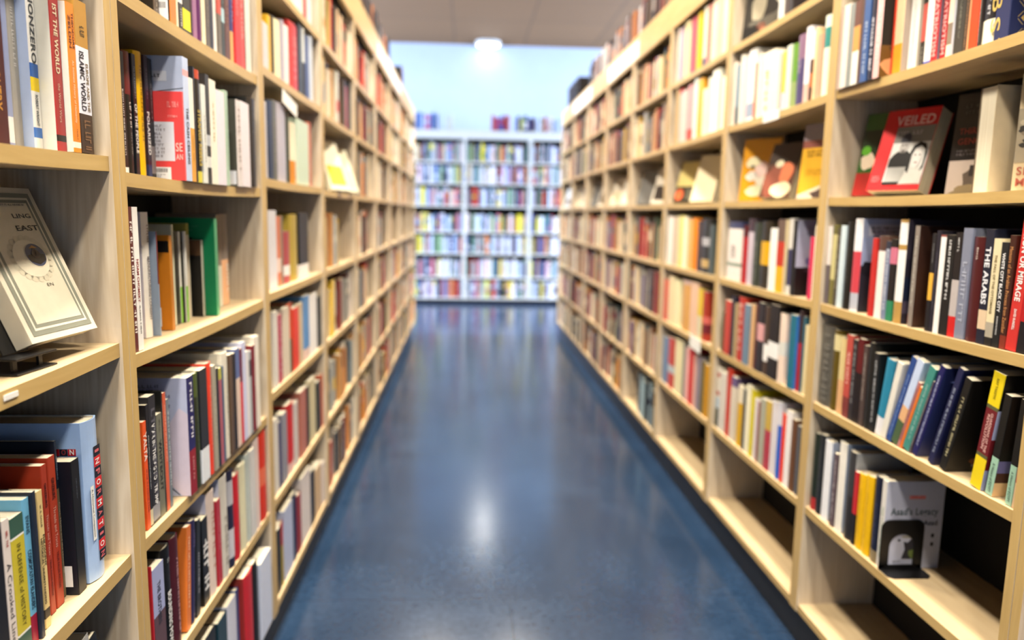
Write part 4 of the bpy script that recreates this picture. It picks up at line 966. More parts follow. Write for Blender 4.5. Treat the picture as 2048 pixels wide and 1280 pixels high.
    if stick:
        am = MB(); e = d-bul
        if stick == 1: rect(am, O, U, V, e-.03, e-.008, h*.06, h*.22, hx('f0eff0'), .0003)
        elif stick == 2: barcode(am, O, U, V, e-.05, e-.004, h*.03, h*.2, .0003)
        else: rect(am, O, U, V, e-.05 if side == 'L' else .006, e-.004 if side == 'L' else .04, h*.02, h*.18, hx('dfe2ee'), .0003)
        am.build('price_sticker', M['cover'], root)

# ------------------------------------------------------------------ face-out display books
def display(label, x, y, z, psi, theta, L, w, th, front, pages=True, spine=None, draw=None, group='books standing face out', stand=False):
    """cover faces local +x, spine at local y=0 (viewer's left), thickness towards -x"""
    if not stand: z += th*math.sin(math.radians(theta))
    mtx = Matrix.Translation((x, y, z)) @ Matrix.Rotation(math.radians(psi), 4, 'Z') @ Matrix.Rotation(-math.radians(theta), 4, 'Y')
    root = thing('book', label, 'book', mtx, group)
    t = .001; fc = hx(front); sc = hx(spine or front)
    mb = MB()
    mb.box(-t, 0, 0, w, 0, L, fc); mb.box(-th, -th+t, 0, w, 0, L, sc); mb.box(-th+t, -t, 0, t, 0, L, sc)
    mb.build('cover', M['cover'], root)
    pb = MB(); pb.box(-th+t+.0003, -t-.0003, t+.0005, w-.002, .001, L-.001)
    # leaves run across the thickness: turn the block so its lines follow x
    me = pb.build('page_block', M['paper_x'], root)
    if draw:
        am = MB(); CLIP[0] = (w, L); draw(am, Vector((.0003, 0, 0)), Vector((0, 1, 0)), Vector((0, 0, 1)), w, L); CLIP[0] = None
        build_apart(am, 'cover_print', M['cover'], root)
    return root
mpx = M['paper'].copy(); mpx.name = 'book_paper_face_out'; M['paper_x'] = mpx
for n_ in mpx.node_tree.nodes:
    if n_.type == 'MAPPING': n_.inputs['Scale'].default_value = (1500, 4, 4)
k3 = .0003
def d_cream(mb, O, U, V, w, h):
    for i, (a, c) in enumerate(((.06, '85887a'), (.108, 'e4ddc8'), (.132, '85887a'), (.165, 'ded6be'))):
        rect(mb, O, U, V, a*w*1.0, w-a*w, a*w, h-a*w, hx(c), k3*(i+1))
    N = U.cross(V)*k3*6
    put_text(mb, 'LING', O+N+U*w*.55+V*h*.79, U, V, w*.25, h*.03, hx('3c3a36'), .01)
    put_text(mb, 'EAST', O+N+U*w*.52+V*h*.705, U, V, w*.31, h*.036, hx('2a2826'), .015)
    put_marks(mb, O+N+U*w*.45+V*h*.87, U, V, w*.35, h*.018, hx('6a6860'))
    for k in range(20):
        a = 2*math.pi*k/20
        blob(mb, O, U, V, w*.52+w*.24*math.cos(a), h*.52+h*.13*math.sin(a), w*.055, h*.03, hx('d4cdb4'), k3*5, 10)
    blob(mb, O, U, V, w*.52, h*.52, w*.23, h*.125, hx('e2dac2'), k3*6, 24)
    blob(mb, O, U, V, w*.6, h*.54, w*.145, h*.082, hx('e8dfc4'), k3*7, 28)
    blob(mb, O, U, V, w*.6, h*.54, w*.135, h*.076, hx('4a5068'), k3*8, 28)
    poly(mb, O, U, V, [(w*.49, h*.5), (w*.6, h*.475), (w*.71, h*.5), (w*.72, h*.54), (w*.6, h*.55), (w*.48, h*.54)], hx('2c2620'), k3*9)
    poly(mb, O, U, V, [(w*.54, h*.585), (w*.66, h*.585), (w*.6, h*.605)], hx('a87a3c'), k3*9); rect(mb, O, U, V, w*.585, w*.615, h*.53, h*.585, hx('40342c'), k3*10)
    blob(mb, O, U, V, w*.6, h*.545, w*.06, h*.03, hx('3c2f2a'), k3*10, 12)
    put_text(mb, 'EN', O+N+U*w*.56+V*h*.33, U, V, w*.09, h*.022, hx('6a685c'), 0)
display('cream book with grey frame and oval picture leaning face out below orange spine', -.605, 1.073, 1.164, -5.7, 24, .239, .155, .026, 'ddd5bf', draw=d_cream, spine='d8d0ba', stand=True)
def d_veiled(mb, O, U, V, w, h):
    N = U.cross(V)*k3*4
    rect(mb, O, U, V, w*.28, w*.995, h*.07, h*.7, hx('d8d8d4'), k3); rect(mb, O, U, V, w*.28, w*.995, h*.58, h*.78, hx('77736f'), k3*2)
    put_text(mb, 'VEILED', O+N+U*w*.22+V*h*.8, U, V, w*.72, h*.115, hx('e8b8b4'), .02)
    put_marks(mb, O+N+U*w*.3+V*h*.66, U, V, w*.55, h*.07, hx('a8a4a0'))
    def F(pts, c, l): poly(mb, O, U, V, [(w*p, h*q) for p, q in pts], hx(c), k3*l)
    # a man in a cap and dark top, a dark-haired woman at his side: grey photograph
    F([(.3, .08), (.62, .08), (.66, .24), (.64, .3), (.3, .3)], 'a4a4a0', 3)
    F([(.3, .28), (.68, .28), (.7, .36), (.66, .44), (.58, .48), (.44, .48), (.36, .44), (.3, .38)], '141414', 4)
    F([(.45, .46), (.57, .46), (.6, .52), (.59, .6), (.44, .6), (.43, .52)], 'b4b0ac', 5); F([(.42, .58), (.61, .58), (.6, .66), (.54, .7), (.47, .68), (.43, .63)], '3a3a44', 6); F([(.47, .45), (.56, .45), (.55, .49), (.48, .49)], '6a6662', 6)
    F([(.47, .54), (.5, .54), (.5, .555), (.47, .555)], '2c2a2a', 7); F([(.53, .54), (.56, .54), (.56, .555), (.53, .555)], '2c2a2a', 7)
    F([(.64, .08), (.98, .08), (.97, .2), (.9, .27), (.72, .27), (.66, .2)], 'ccccc6', 5); F([(.66, .24), (.72, .2), (.7, .42), (.74, .5), (.84, .53), (.93, .48), (.95, .3), (.92, .22), (.97, .26), (.98, .44), (.92, .55), (.8, .58), (.7, .53), (.66, .44)], '161616', 6)
    F([(.74, .3), (.82, .25), (.89, .31), (.9, .44), (.84, .5), (.75, .48), (.72, .4)], 'dad6d2', 6.5); F([(.76, .41), (.79, .41), (.79, .425), (.76, .425)], '2c2a2a', 7); F([(.84, .41), (.87, .41), (.87, .425), (.84, .425)], '2c2a2a', 7); F([(.78, .32), (.85, .32), (.83, .335), (.8, .335)], '7a5a58', 7)
    rect(mb, O, U, V, w*.28, w*.6, h*.07, h*.1, hx('1c1c1c'), k3*6)
    put_marks(mb, O+N+U*w*.06+V*h*.1, U, V, w*.18, h*.08, hx('f08a8a'), 3)
Z5 = lambda y, bay='R1': shelf_z(bay, 5, y)+.001
display('red book lettered VEILED with black and white photo of two people, leaning', 1.072, 1.985, Z5(1.92), 205, 19, .225, .148, .05, 'cc2226', draw=d_veiled, spine='c41e22')
def d_green(mb, O, U, V, w, h):
    rect(mb, O, U, V, 0, w, h*.45, h*.8, hx('1c2c18'), k3); blob(mb, O, U, V, w*.2, h*.42, w*.16, h*.1, hx('d8c8b0'), k3*2, 14, .2); rect(mb, O, U, V, 0, w, h*.0, h*.28, hx('9a2420'), k3); blob(mb, O, U, V, w*.12, h*.55, w*.1, h*.06, hx('58a02c'), k3*3)
display('green book standing mostly hidden behind the red book lettered VEILED', 1.1, 2.112, Z5(2.05), 205, 12, .235, .15, .02, '2f5a24', draw=d_green)
def d_thirty(mb, O, U, V, w, h):
    N = U.cross(V)*k3*3
    rect(mb, O, U, V, 0, w, 0, h*.34, hx('b8aca4'), k3); blob(mb, O, U, V, w*.4, h*.12, w*.14, h*.14, hx('5a5048'), k3*2, 12, .2); rect(mb, O, U, V, w*.36, w*.44, h*.18, h*.29, hx('2c2828'), k3*2.5); blob(mb, O, U, V, w*.7, h*.2, w*.05, h*.05, hx('3a3430'), k3*2); blob(mb, O, U, V, w*.5, h*.04, w*.4, h*.05, hx('8a7a5c'), k3*2.2, 14, .3)
    put_text(mb, 'THIRTY-YEAR', O+N+U*w*.1+V*h*.6, U, V, w*.8, h*.06, hx('8a3a34')); put_text(mb, 'GENOCIDE', O+N+U*w*.1+V*h*.5, U, V, w*.7, h*.06, hx('8a3a34'))
    put_marks(mb, O+N+U*w*.1+V*h*.38, U, V, w*.7, h*.07, hx('6a6468'), 2); put_marks(mb, O+N+U*w*.15+V*h*.78, U, V, w*.6, h*.12, hx('3c3a3a'), 2)
display('black book with pale city photo at its foot standing face out', 1.15, 1.765, Z5(1.7), 200, 5, .235, .15, .03, '121012', draw=d_thirty)
# a book stood spine inwards, its fore-edge to the aisle
rb = thing('book', 'thick book turned with its cream page edges to the aisle beside cream cover', 'book', Matrix.Translation((1.1, 1.596, Z5(1.57))) @ Matrix.Rotation(math.pi, 4, 'Z'), 'books standing face out')
mb = MB(); tt = .001
mb.box(-.155, 0, 0, tt, 0, .222, hx('6a5a48')); mb.box(-.155, 0, .05-tt, .05, 0, .222, hx('d8c8a8')); mb.box(-.155, -.154, tt, .05-tt, 0, .222, hx('8a7a60')); mb.build('cover', M['cover'], rb)
mb = MB(); mb.box(-.1535, -.002, tt+.0003, .05-tt-.0003, .001, .221); mb.build('page_block', M['paper'], rb)
def d_jeru(mb, O, U, V, w, h):
    N = U.cross(V)*k3*5
    put_text(mb, 'JERUSALEM', O+N+U*w*.05+V*h*.77, U, V, w*.9, h*.1, hx('b8685a'), .01); put_text(mb, 'THE BIOGRAPHY', O+N+U*w*.2+V*h*.715, U, V, w*.6, h*.03, hx('9a9484'), 0)
    rect(mb, O, U, V, 0, w, h*.24, h*.7, hx('a89c84'), k3)
    for _ in range(60): blob(mb, O, U, V, random.uniform(.05, .95)*w, random.uniform(.27, .67)*h, w*.05, h*.022, hx(random.choice(['d8ceb8', '5a5248', '8a7e68', 'c4b89c', '3c3830'])), k3*random.uniform(1.5, 3), 7, .3)
    blob(mb, O, U, V, w*.3, h*.37, w*.11, h*.04, hx('c41c1c'), k3*4); blob(mb, O, U, V, w*.75, h*.56, w*.12, h*.05, hx('b89a30'), k3*4)
    put_text(mb, 'SIMON SEBAG', O+N+U*w*.04+V*h*.135, U, V, w*.92, h*.07, hx('b8604c'), .01); put_text(mb, 'MONTEFIORE', O+N+U*w*.04+V*h*.04, U, V, w*.92, h*.07, hx('b8604c'), .01)
display('cream book lettered JERUSALEM standing face out at the right edge', 1.112, 1.492, Z5(1.46), 232, 4, .235, .155, .032, 'dcc8a0', draw=d_jeru)
Z52 = lambda y: shelf_z('R2', 5, y)+.001
def d_yel(mb, O, U, V, w, h):
    for a, b_, ra, rb_, c in ((.3, .62, .2, .09, 'e8e0b8'), (.55, .5, .2, .12, 'e8c8c0'), (.3, .4, .16, .08, 'e8e4d8'), (.6, .32, .22, .08, 'dcd8c8'), (.8, .36, .12, .1, 'a8a43c'), (.45, .16, .3, .09, 'd0d8b8'), (.3, .55, .06, .03, '2c2c34')): blob(mb, O, U, V, w*a, h*b_, w*ra, h*rb_, hx(c), k3, 14, .15)
display('mustard yellow book with pale pictures face out beside bookcase side panel', 1.078, 2.955, Z52(2.9), 214, 6, .24, .165, .02, 'd8961c', draw=d_yel, group='books face out on the second right bookcase')
def d_brown(mb, O, U, V, w, h):
    rect(mb, O, U, V, 0, w, h*.62, h, hx('2c1c12'), k3); blob(mb, O, U, V, w*.35, h*.3, w*.35, h*.3, hx('8a4a38'), k3*2, 14, .1); blob(mb, O, U, V, w*.7, h*.45, w*.2, h*.2, hx('e07a50'), k3*3, 14, .1); blob(mb, O, U, V, w*.65, h*.14, w*.35, h*.14, hx('f0e0b8'), k3*4, 14, .1); blob(mb, O, U, V, w*.4, h*.62, w*.14, h*.07, hx('d8d0b0'), k3*4)
display('brown book with orange figure on its cover leaning between two yellow books', 1.072, 2.735, Z52(2.7), 200, 18, .205, .15, .035, '5a3424', draw=d_brown, group='books face out on the second right bookcase')
def d_yel2(mb, O, U, V, w, h):
    rect(mb, O, U, V, 0, w, h*.78, h, hx('8a8088'), k3); rect(mb, O, U, V, 0, w, h*.68, h*.78, hx('8a5048'), k3); put_marks(mb, O+U*w*.15+V*h*.55+U.cross(V)*k3, U, V, w*.75, h*.1, hx('4a3810'), 2); put_marks(mb, O+U*w*.15+V*h*.3+U.cross(V)*k3, U, V, w*.6, h*.1, hx('b88a20'), 2); poly(mb, O, U, V, [(0, 0), (w, 0), (w, h*.25), (0, h*.05)], hx('d8ccb8'), k3*2); blob(mb, O, U, V, w*.7, h*.07, w*.3, h*.06, hx('4a3c3c'), k3*3, 14, .3)
display('amber book with grey top standing face out beside the double stile', 1.09, 2.452, Z52(2.4), 197, 5, .24, .16, .02, 'e8b030', draw=d_yel2, group='books face out on the second right bookcase')
def d_faces(mb, O, U, V, w, h):
    for a, b_, ra, rb_, c in ((.3, .5, .16, .2, 'b8b098'), (.75, .62, .14, .14, 'c8c4b0'), (.55, .25, .4, .1, '6a665c'), (.4, .2, .1, .06, 'd88870'), (.2, .14, .2, .1, '1c1a18'), (.8, .3, .14, .12, '8a867c')): blob(mb, O, U, V, w*a, h*b_, w*ra, h*rb_, hx(c), k3, 14, .15)
display('dark picture book with pale faces standing face out on a high shelf', 1.075, 3.02, shelf_z('R2', 7, 2.9)+.001, 205, 6, .25, .24, .02, '34302a', draw=d_faces, group='books face out on the second right bookcase')
Z53 = lambda y: shelf_z('R3', 5, y)+.001
def d_r3(mb, O, U, V, w, h):
    rect(mb, O, U, V, 0, w, 0, h*.4, hx('2c2820'), k3); blob(mb, O, U, V, w*.22, h*.2, w*.18, h*.14, hx('e0683c'), k3*2); rect(mb, O, U, V, w*.5, w*.9, h*.08, h*.34, hx('6a6858'), k3*2)
display('pale yellow and black book with orange disc face out, third right bookcase', 1.078, 3.918, Z53(3.9), 204, 16, .22, .17, .02, 'e6d488', draw=d_r3, group='books face out on the third right bookcase')
display('plain cream book leaning face out beside the orange disc book', 1.078, 3.62, Z53(3.6), 203, 17, .23, .16, .035, 'ece0bc', group='books face out on the third right bookcase')
# strip of one red book in the cut-off right bookcase
rb = thing('book', 'dark red book at the lower right edge beyond the double stile', 'book', Matrix.Translation((1.066, 1.25, shelf_z('R0', 2, 1.23)+.0006)) @ Matrix.Rotation(math.pi, 4, 'Z'), None)
cover_mesh(.15, .03, .22, .0022, .004, 8, hx('8e1420'), None, None, 1, []).build('cover', M['cover'], rb)
mb = MB(); mb.box(-.146, -.008, .0026, .0272, .003, .217); mb.build('page_block', M['paper'], rb)
# three books low in the first left bookcase
for i, (yy, th, h, c, ln, lb) in enumerate(((1.152, .03, .225, 'b8b6b2', 9, 'pale grey book leaning low in the first left bookcase, left of black one'), (1.19, .022, .215, '141416', 11, 'slim black book leaning low in the first left bookcase beside side panel'), (1.09, .04, .2, 'd4d0cc', 6, 'thick white book low in first left bookcase, partly hidden by shelf above'))):
    zz = shelf_z('L1', 2, yy)+.001; a = math.radians(-ln)
    mtx = Matrix.Translation((XL-.02, yy, zz)) @ Matrix.Rotation(-a, 4, 'X')
    rb = thing('book', lb, 'book', mtx, 'books low in the first left bookcase')
    cover_mesh(.15, th, h, .001, 0, 8, hx(c), None, None, -1, []).build('cover', M['cover'], rb)
    mb = MB(); mb.box(-.148, -.003, .0014, th-.0014, .001, h-.001); mb.build('page_block', M['paper'], rb)
    lt = MB(); put_marks(lt, Vector((.0005, th*.3, h*.8)), Vector((0, 0, -1)), Vector((0, 1, 0)), h*.5, th*.4, hx('8a8a8a')); build_apart(lt, 'lettering', M['cover'], rb)

# ------------------------------------------------------------------ display stands, bookend, tags
def book_stand(label, x, y, z, psi, w, lift, th, theta):
    """an easel: base plate, two posts with a ledge the book stands on, sloping rest behind it"""
    mtx = Matrix.Translation((x, y, z)) @ Matrix.Rotation(math.radians(psi), 4, 'Z')
    r = thing('book_stand', label, 'book stand', mtx, 'black display stands')
    ct, sn = math.cos(math.radians(theta)), math.sin(math.radians(theta))
    mb = MB(); mb.box(-.1, .004, 0, w, 0, .0024); mb.build('base_plate', M['black'], r, .0008)
    zb = lift-th*sn-.001
    mb = MB(); mb.box(-th*ct-.003, .004, 0, w, max(.0026, zb-.0034), max(.004, zb-.0004)); mb.build('ledge', M['black'], r, .0008)
    if zb > .012:
        for yy in (.012, w-.02):
            mb = MB(); mb.box(-th*ct*.6, -th*ct*.6+.004, yy, yy+.008, .0022, zb-.003); mb.build('post', M['black'], r)
    mb = MB(); mb.box(0, .002, w*.2, w*.8, 0, .12); mb.xform(Matrix.Translation((-th*ct-.0045, 0, zb)) @ Matrix.Rotation(-math.radians(theta), 4, 'Y')); mb.build('back_rest', M['black'], r)
    return r
book_stand('black steel stand holding the cream framed book face out', -.607, 1.03, shelf_z('L1', 4, 1.06)+.001, -5.7, .085, 1.164-1.129, .026, 24)
r = thing('bookend', 'black steel bookend with arched opening beside the pale blue-grey cover', 'bookend', Matrix.Translation((1.06, 1.748, shelf_z('R1', 2, 1.72)+.0004)))
mb = MB()   # upright plate with an arched hole, in the x-z plane
wd, ht, t2 = .113, .132, .0022
def arc(cx, cz, r_, a0, a1, n): return [(cx+r_*math.cos(a0+(a1-a0)*i/n), cz+r_*math.sin(a0+(a1-a0)*i/n)) for i in range(n+1)]
outer = [(0, 0)] + [(0, ht-.02)] + arc(.02, ht-.02, .02, math.pi, math.pi/2, 6) + arc(wd-.02, ht-.02, .02, math.pi/2, 0, 6) + [(wd, 0)]
ix0, ix1, iz0 = .024, .089, .012
cx = (ix0+ix1)/2; rr = (ix1-ix0)/2; top = .094
inner = [(ix0, iz0), (ix0, top-rr)] + arc(cx, top-rr, rr, math.pi, math.pi/2, 7) + arc(cx, top-rr, rr, math.pi/2, 0, 7) + [(ix1, iz0)]
def resample(p, n):
    ds = [0]
    for a, b_ in zip(p[:-1], p[1:]): ds.append(ds[-1]+math.dist(a, b_))
    out = []
    for i in range(n+1):
        tgt = ds[-1]*i/n; k = 0
        while k < len(ds)-2 and ds[k+1] < tgt: k += 1
        f_ = (tgt-ds[k])/max(1e-9, ds[k+1]-ds[k]); out.append((p[k][0]+(p[k+1][0]-p[k][0])*f_, p[k][1]+(p[k+1][1]-p[k][1])*f_))
    return out
a_, b_ = resample(outer, 60), resample(inner, 60)
for i in range(60):
    for yy, fl_ in ((0, 1), (t2, -1)):
        q = [(a_[i][0], yy, a_[i][1]), (a_[i+1][0], yy, a_[i+1][1]), (b_[i+1][0], yy, b_[i+1][1]), (b_[i][0], yy, b_[i][1])]
        mb.face(q if fl_ == 1 else q[::-1])
    mb.face([(a_[i][0], 0, a_[i][1]), (a_[i][0], t2, a_[i][1]), (a_[i+1][0], t2, a_[i+1][1]), (a_[i+1][0], 0, a_[i+1][1])])
    mb.face([(b_[i+1][0], 0, b_[i+1][1]), (b_[i+1][0], t2, b_[i+1][1]), (b_[i][0], t2, b_[i][1]), (b_[i][0], 0, b_[i][1])])
mb.box(0, wd, 0, t2, 0, iz0)
mb.build('upright_plate', M['black'], r)
mb = MB(); mb.prism([(0, -.04), (.012, -.052), (wd-.012, -.052), (wd, -.04), (wd, t2), (0, t2)], 0, .002); mb.build('base_plate', M['black'], r, .0006)
def card(label, x, y0, y1, z0, z1, side, tilt=0, name='shelf_label'):
    mb = MB(); mb.box(0, .0012, 0, y1-y0, 0, z1-z0)
    o = mb.build(name, M['tag'])
    o.matrix_world = Matrix.Translation((x, y0, z0)) @ Matrix.Rotation(tilt, 4, 'X')
    return tag(o, label, 'label', 'white labels on the shelf edges')
card('small white label torn on a shelf edge above the blue information book', XL-.0045, .955, .985, 1.112, 1.119, 'L', 0)
card('white paper label hanging crooked under a third left bookcase shelf', XL-.0045, 2.46, 2.66, 1.69, 1.732, 'L', -.12)
card('white label on the shelf edge below pale books, second right bookcase', XR+.0033, 2.56, 2.70, 1.692, 1.724, 'R')
card('white label hanging from a shelf edge of the third right bookcase', XR+.0033, 3.27, 3.43, .742, .803, 'R', .05)
card('long white sign strip on the header of the left bookcases', XL+.0012, 5.0, 6.7, 2.34, 2.43, 'L', 0, 'header_sign')
card('long white sign strip on the header of the right bookcases', XR-.0024, 4.75, 5.75, 2.33, 2.43, 'R', 0, 'header_sign')
card('white sign strip farther along the right header', XR-.0024, 6.5, 7.6, 2.33, 2.44, 'R', 0, 'header_sign')

# ------------------------------------------------------------------ the far books, one mass
PAL_L = 'e8dcc0 e2d6c8 f0e6d0 d8c8a8 c8783c d88a3c c89050 b8402c c83828 2c2420 1c1a1a 4a4038 8a8478 6a7880 a8a8a0 c8c8b8 b8a060 e8c040 5a4a38 d8b890 384a5a 7a3028'.split()
PAL_R = 'e8dcc0 d8c8a8 b88850 8a5a38 6a4a38 4a3a34 2c2624 1e1a1a a04030 b83828 8a3028 7a7068 9a9488 c8bca0 d8d0b8 c8a040 d88a30 56604a 3a4648 e0c8a0 7a6a80'.split()
PAL_B = 'd8e0ee c8d4e8 e8ecf4 b8c8e0 8aa0c8 5a78b0 2c4488 1c2848 f0e4e8 e0b8c0 c87888 a83848 e8d8c0 d8c878 e8d830 88a8a8 4a8090 78a078 3a6858 c8c0d8 8a7898 4a3850 2c2830 e8e8e8 d0d4dc 9aa8b8 d88858 c84830'.split()
def fill(side, bay, lev, pal, y0, y1, zf, x, full=1.0, hmin=.19, hmax=.25, dmax=.2, rot=None, facedir=None, hcap=.28):
    y = y0; end = y0+(y1-y0)*full
    while y < end-.012:
        th = random.choice((.018, .022, .026, .03, .035, .045, .055)); th = min(th, end-y)
        if th < .008: break
        run = random.randint(1, 2)
        h = min(hcap-.015, random.uniform(hmin, hmax)); c = hx(random.choice(pal))
        s = random.uniform(.004, .03)
        bands = []
        if random.random() < .35: a = random.uniform(0, .6); bands = [(a, min(1, a+random.uniform(.1, .4)), hx(random.choice(pal)))]
        mk = (hx(random.choice(('e8e8e0', '2c2c2c', 'c8a860'))), .2, .8, .45) if random.random() < .25 else None
        z = zf(y+th/2)+.001
        if side == 'L': m_ = Matrix.Translation((x-s, y, z))
        elif side == 'R': m_ = Matrix.Translation((x+s, y+th, z)) @ Matrix.Rotation(math.pi, 4, 'Z')
        else: m_ = Matrix.Translation((y, x+s, z)) @ Matrix.Rotation(-math.pi/2, 4, 'Z')
        lean = 0
        add_stuff_book(m_, min(dmax, h*.7), th-.0006, h, jit(c), bands, mk)
        y += th
def facing(bay, lev, side, y, col, psi, th_=15, L=.22, w=.15, t=.025):
    n = len(STUFF.v); STUFF.box(-t, 0, 0, w, 0, L, hx(col), 0, None, {'+z': hx('e8e0cc'), '+y': hx('e8e0cc')})
    if random.random() < .7: rect(STUFF, Vector((.0004, 0, 0)), Vector((0, 1, 0)), Vector((0, 0, 1)), w*.1, w*.9, L*.1, L*.5, hx(random.choice(PAL_L)))
    x = XR+.02 if side == 'R' else XL-.02
    STUFF.xform(Matrix.Translation((x, y, shelf_z(bay, lev, y)+.002+t*math.sin(math.radians(th_)))) @ Matrix.Rotation(math.radians(psi), 4, 'Z') @ Matrix.Rotation(math.radians(-th_), 4, 'Y'), n)
for n in range(4, 10):
    bay = 'L%d' % n; y0, y1 = bay_y(bay)
    for lev in range(1, 8):
        full = 1.0 if lev in (1, 2, 6, 7) else random.choice((.6, .8, .95))
        if lev == 4: full = random.choice((.35, .5, .7))
        if lev == 5 and n == 4:
            facing(bay, 5, 'L', y0+.3, 'e0dcc4', -20, 20, .23, .17); facing(bay, 5, 'L', y0+.62, 'd8d4b8', -20, 20, .22, .16); continue
        zt = bay_z(bay)[lev] if lev < 7 else HB
        fill('L', bay, lev, PAL_L, y0+PT+.003, y1-PT-.003, lambda y, b=bay, l=lev: shelf_z(b, l, y), XL-.006, full, .19, .25, .2, hcap=zt-ST-bay_z(bay)[lev-1]-.006)
for n in range(4, 9):
    bay = 'R%d' % n; y0, y1 = bay_y(bay)
    for lev in range(1, 8):
        zt = bay_z(bay)[lev] if lev < 7 else HB
        if lev == 5:
            facing(bay, 5, 'R', y1-.12, random.choice(('b8ac90', 'c8c0b0', '6a6a68', 'a89878')), 205, 17); facing(bay, 5, 'R', y1-.5, random.choice(('ccc4b4', '9aa0ac', 'a88850')), 205, 17); continue
        if lev == 1 and n == 4:
            fill('R', bay, 1, ['141414', '1c1c20', '2c2c2c', '9ab0b4'], y0+PT+.003, y0+.55, lambda y, b=bay: shelf_z(b, 1, y), XR+.006, 1, .22, .26, .2, hcap=.29); continue
        full = 1.0
        fill('R', bay, lev, PAL_R, y0+PT+.003+(0 if lev != 3 else .1), y1-PT-.003, lambda y, b=bay, l=lev: shelf_z(b, l, y), XR+.006, full, .19, .25, .2, hcap=zt-ST-bay_z(bay)[lev-1]-.006)
# third left bookcase top shelf far part, and books on the case tops
DARK = '2a2420 3a2c28 1c1a1a 4a3a34 5a4038 3c3c3e 6a4a3c 241c1c 8a8078 c87838'.split()
topz = lambda y: HT-.0245
fill('L', '', 0, 'c8b8b0 e0d8d0 d89a94 8a7c74 4a4038'.split(), 3.3, 4.2, topz, XL-.03, 1, .18, .22, .18)
fill('L', '', 0, DARK, 4.2, 6.2, topz, XL-.03, 1, .2, .25, .18)
fill('L', '', 0, ['1c2420', 'c86a60', '2c2c2c', 'b84a48'], 7.25, 7.5, topz, XL-.03, 1, .22, .27, .18)
fill('R', '', 0, DARK+['b8702c', '6a2c24', 'b8b0a8'], 3.6, 6.9, topz, XR+.03, 1, .2, .27, .18)
fill('R', '', 0, ['141414', '2a1c1a', '1c1818'], 7.6, 8.35, topz, XR+.03, 1, .26, .3, .18)

# ------------------------------------------------------------------ the bookcases along the end wall
YB = 11.2; ZB = [.095, .41, .761, 1.08, 1.462, 1.79, 2.10]
wm = (M['white_board'],)*4
for i, (xa, xb, lb) in enumerate(((-1.0, -.031, 'white bookcase at the end wall, left of the aisle end'), (-.031, .939, 'white bookcase at the end wall, middle of three'), (.939, 1.91, 'white bookcase at the end wall behind the right row'))):
    r = bookcase('bookcase', lb, 0, xb-xa, ZB, (lambda l, y: ZB[l-1]), 'white bookcases at the end wall', 'B', depth=.28, ht=2.545, hb=2.42, wmats=wm)
    r.matrix_world = Matrix.Translation((xa, YB, 0)) @ Matrix.Rotation(-math.pi/2, 4, 'Z') @ Matrix.Scale(-1, 4, (0, 1, 0)) if False else Matrix.Translation((xa, YB, 0)) @ Matrix.Rotation(-math.pi/2, 4, 'Z')
    for lev in range(1, 8):
        zt = ZB[lev] if lev < 7 else 2.42
        fill('B', '', 0, PAL_B, xa+PT+.004, xb-PT-.004, lambda y, l=lev: ZB[l-1], YB+.008, 1, .22, .27, .22, hcap=zt-ST-ZB[lev-1]-.008)
for xa, xb, p in ((-.76, -.38, ['5a78b0', '2c4488', 'c8d4e8', 'd878a8']), (-.3, -.2, ['c8c8b8']), (.36, .62, ['c03838', '5a4a8a', '3a4a98', 'd8a0b0', 'b84848']), (.7, 1.35, PAL_B)):
    fill('B', '', 0, p, xa, xb, lambda y: 2.545-.0245, YB+.03, 1, .2, .27, .2)
st = STUFF.build('shelved_books', [M['cover'], M['paper']])
tag(st, 'hundreds of blurred books on the farther shelves, case tops and end wall', 'books', None, 'stuff')

# ------------------------------------------------------------------ the room
def struct(name, mb, m):
    return tag(mb.build(name, m), None, None, None, 'structure')
X0, X1, YA, YZ = -6.0, 6.4, -3.0, 12.1
mb = MB(); mb.box(X0, X1, YA, YZ, -.1, 0); struct('floor', mb, M['floor'])
mb = MB(); mb.box(X0, X1, YA, YZ, CEIL, CEIL+.1); struct('ceiling', mb, M['ceiling'])
mb = MB(); mb.box(X0-.2, X1+.2, YZ, YZ+.2, -.1, CEIL+.1); struct('wall_back', mb, M['wall'])
mb = MB(); mb.box(X0-.2, X1+.2, YA-.2, YA, -.1, CEIL+.1); struct('wall_front', mb, M['wall'])
WY0, WY1, WZ0, WZ1 = 8.6, 11.2, .5, 3.5
for nm, xa, xb in (('wall_left', X0-.2, X0), ('wall_right', X1, X1+.2)):
    mb = MB()
    mb.box(xa, xb, YA, WY0, -.1, CEIL+.1); mb.box(xa, xb, WY1, YZ, -.1, CEIL+.1)
    mb.box(xa, xb, WY0, WY1, -.1, WZ0); mb.box(xa, xb, WY0, WY1, WZ1, CEIL+.1)
    struct(nm, mb, M['wall'])
for i, xw in enumerate((X0-.1, X1+.1)):
    mb = MB(); e = .05
    mb.box(xw-.04, xw+.04, WY0, WY0+e, WZ0, WZ1); mb.box(xw-.04, xw+.04, WY1-e, WY1, WZ0, WZ1)
    mb.box(xw-.04, xw+.04, WY0+e, WY1-e, WZ0, WZ0+e); mb.box(xw-.04, xw+.04, WY0+e, WY1-e, WZ1-e, WZ1)
    ym = (WY0+WY1)/2; mb.box(xw-.03, xw+.03, ym-.025, ym+.025, WZ0+e, WZ1-e)
    w_ = struct('window_%d' % (i+1), mb, M['mullion'])
    g = MB(); g.box(xw-.003, xw+.003, WY0+e, WY1-e, WZ0+e, WZ1-e); go = g.build('glass', M['glass'], w_)

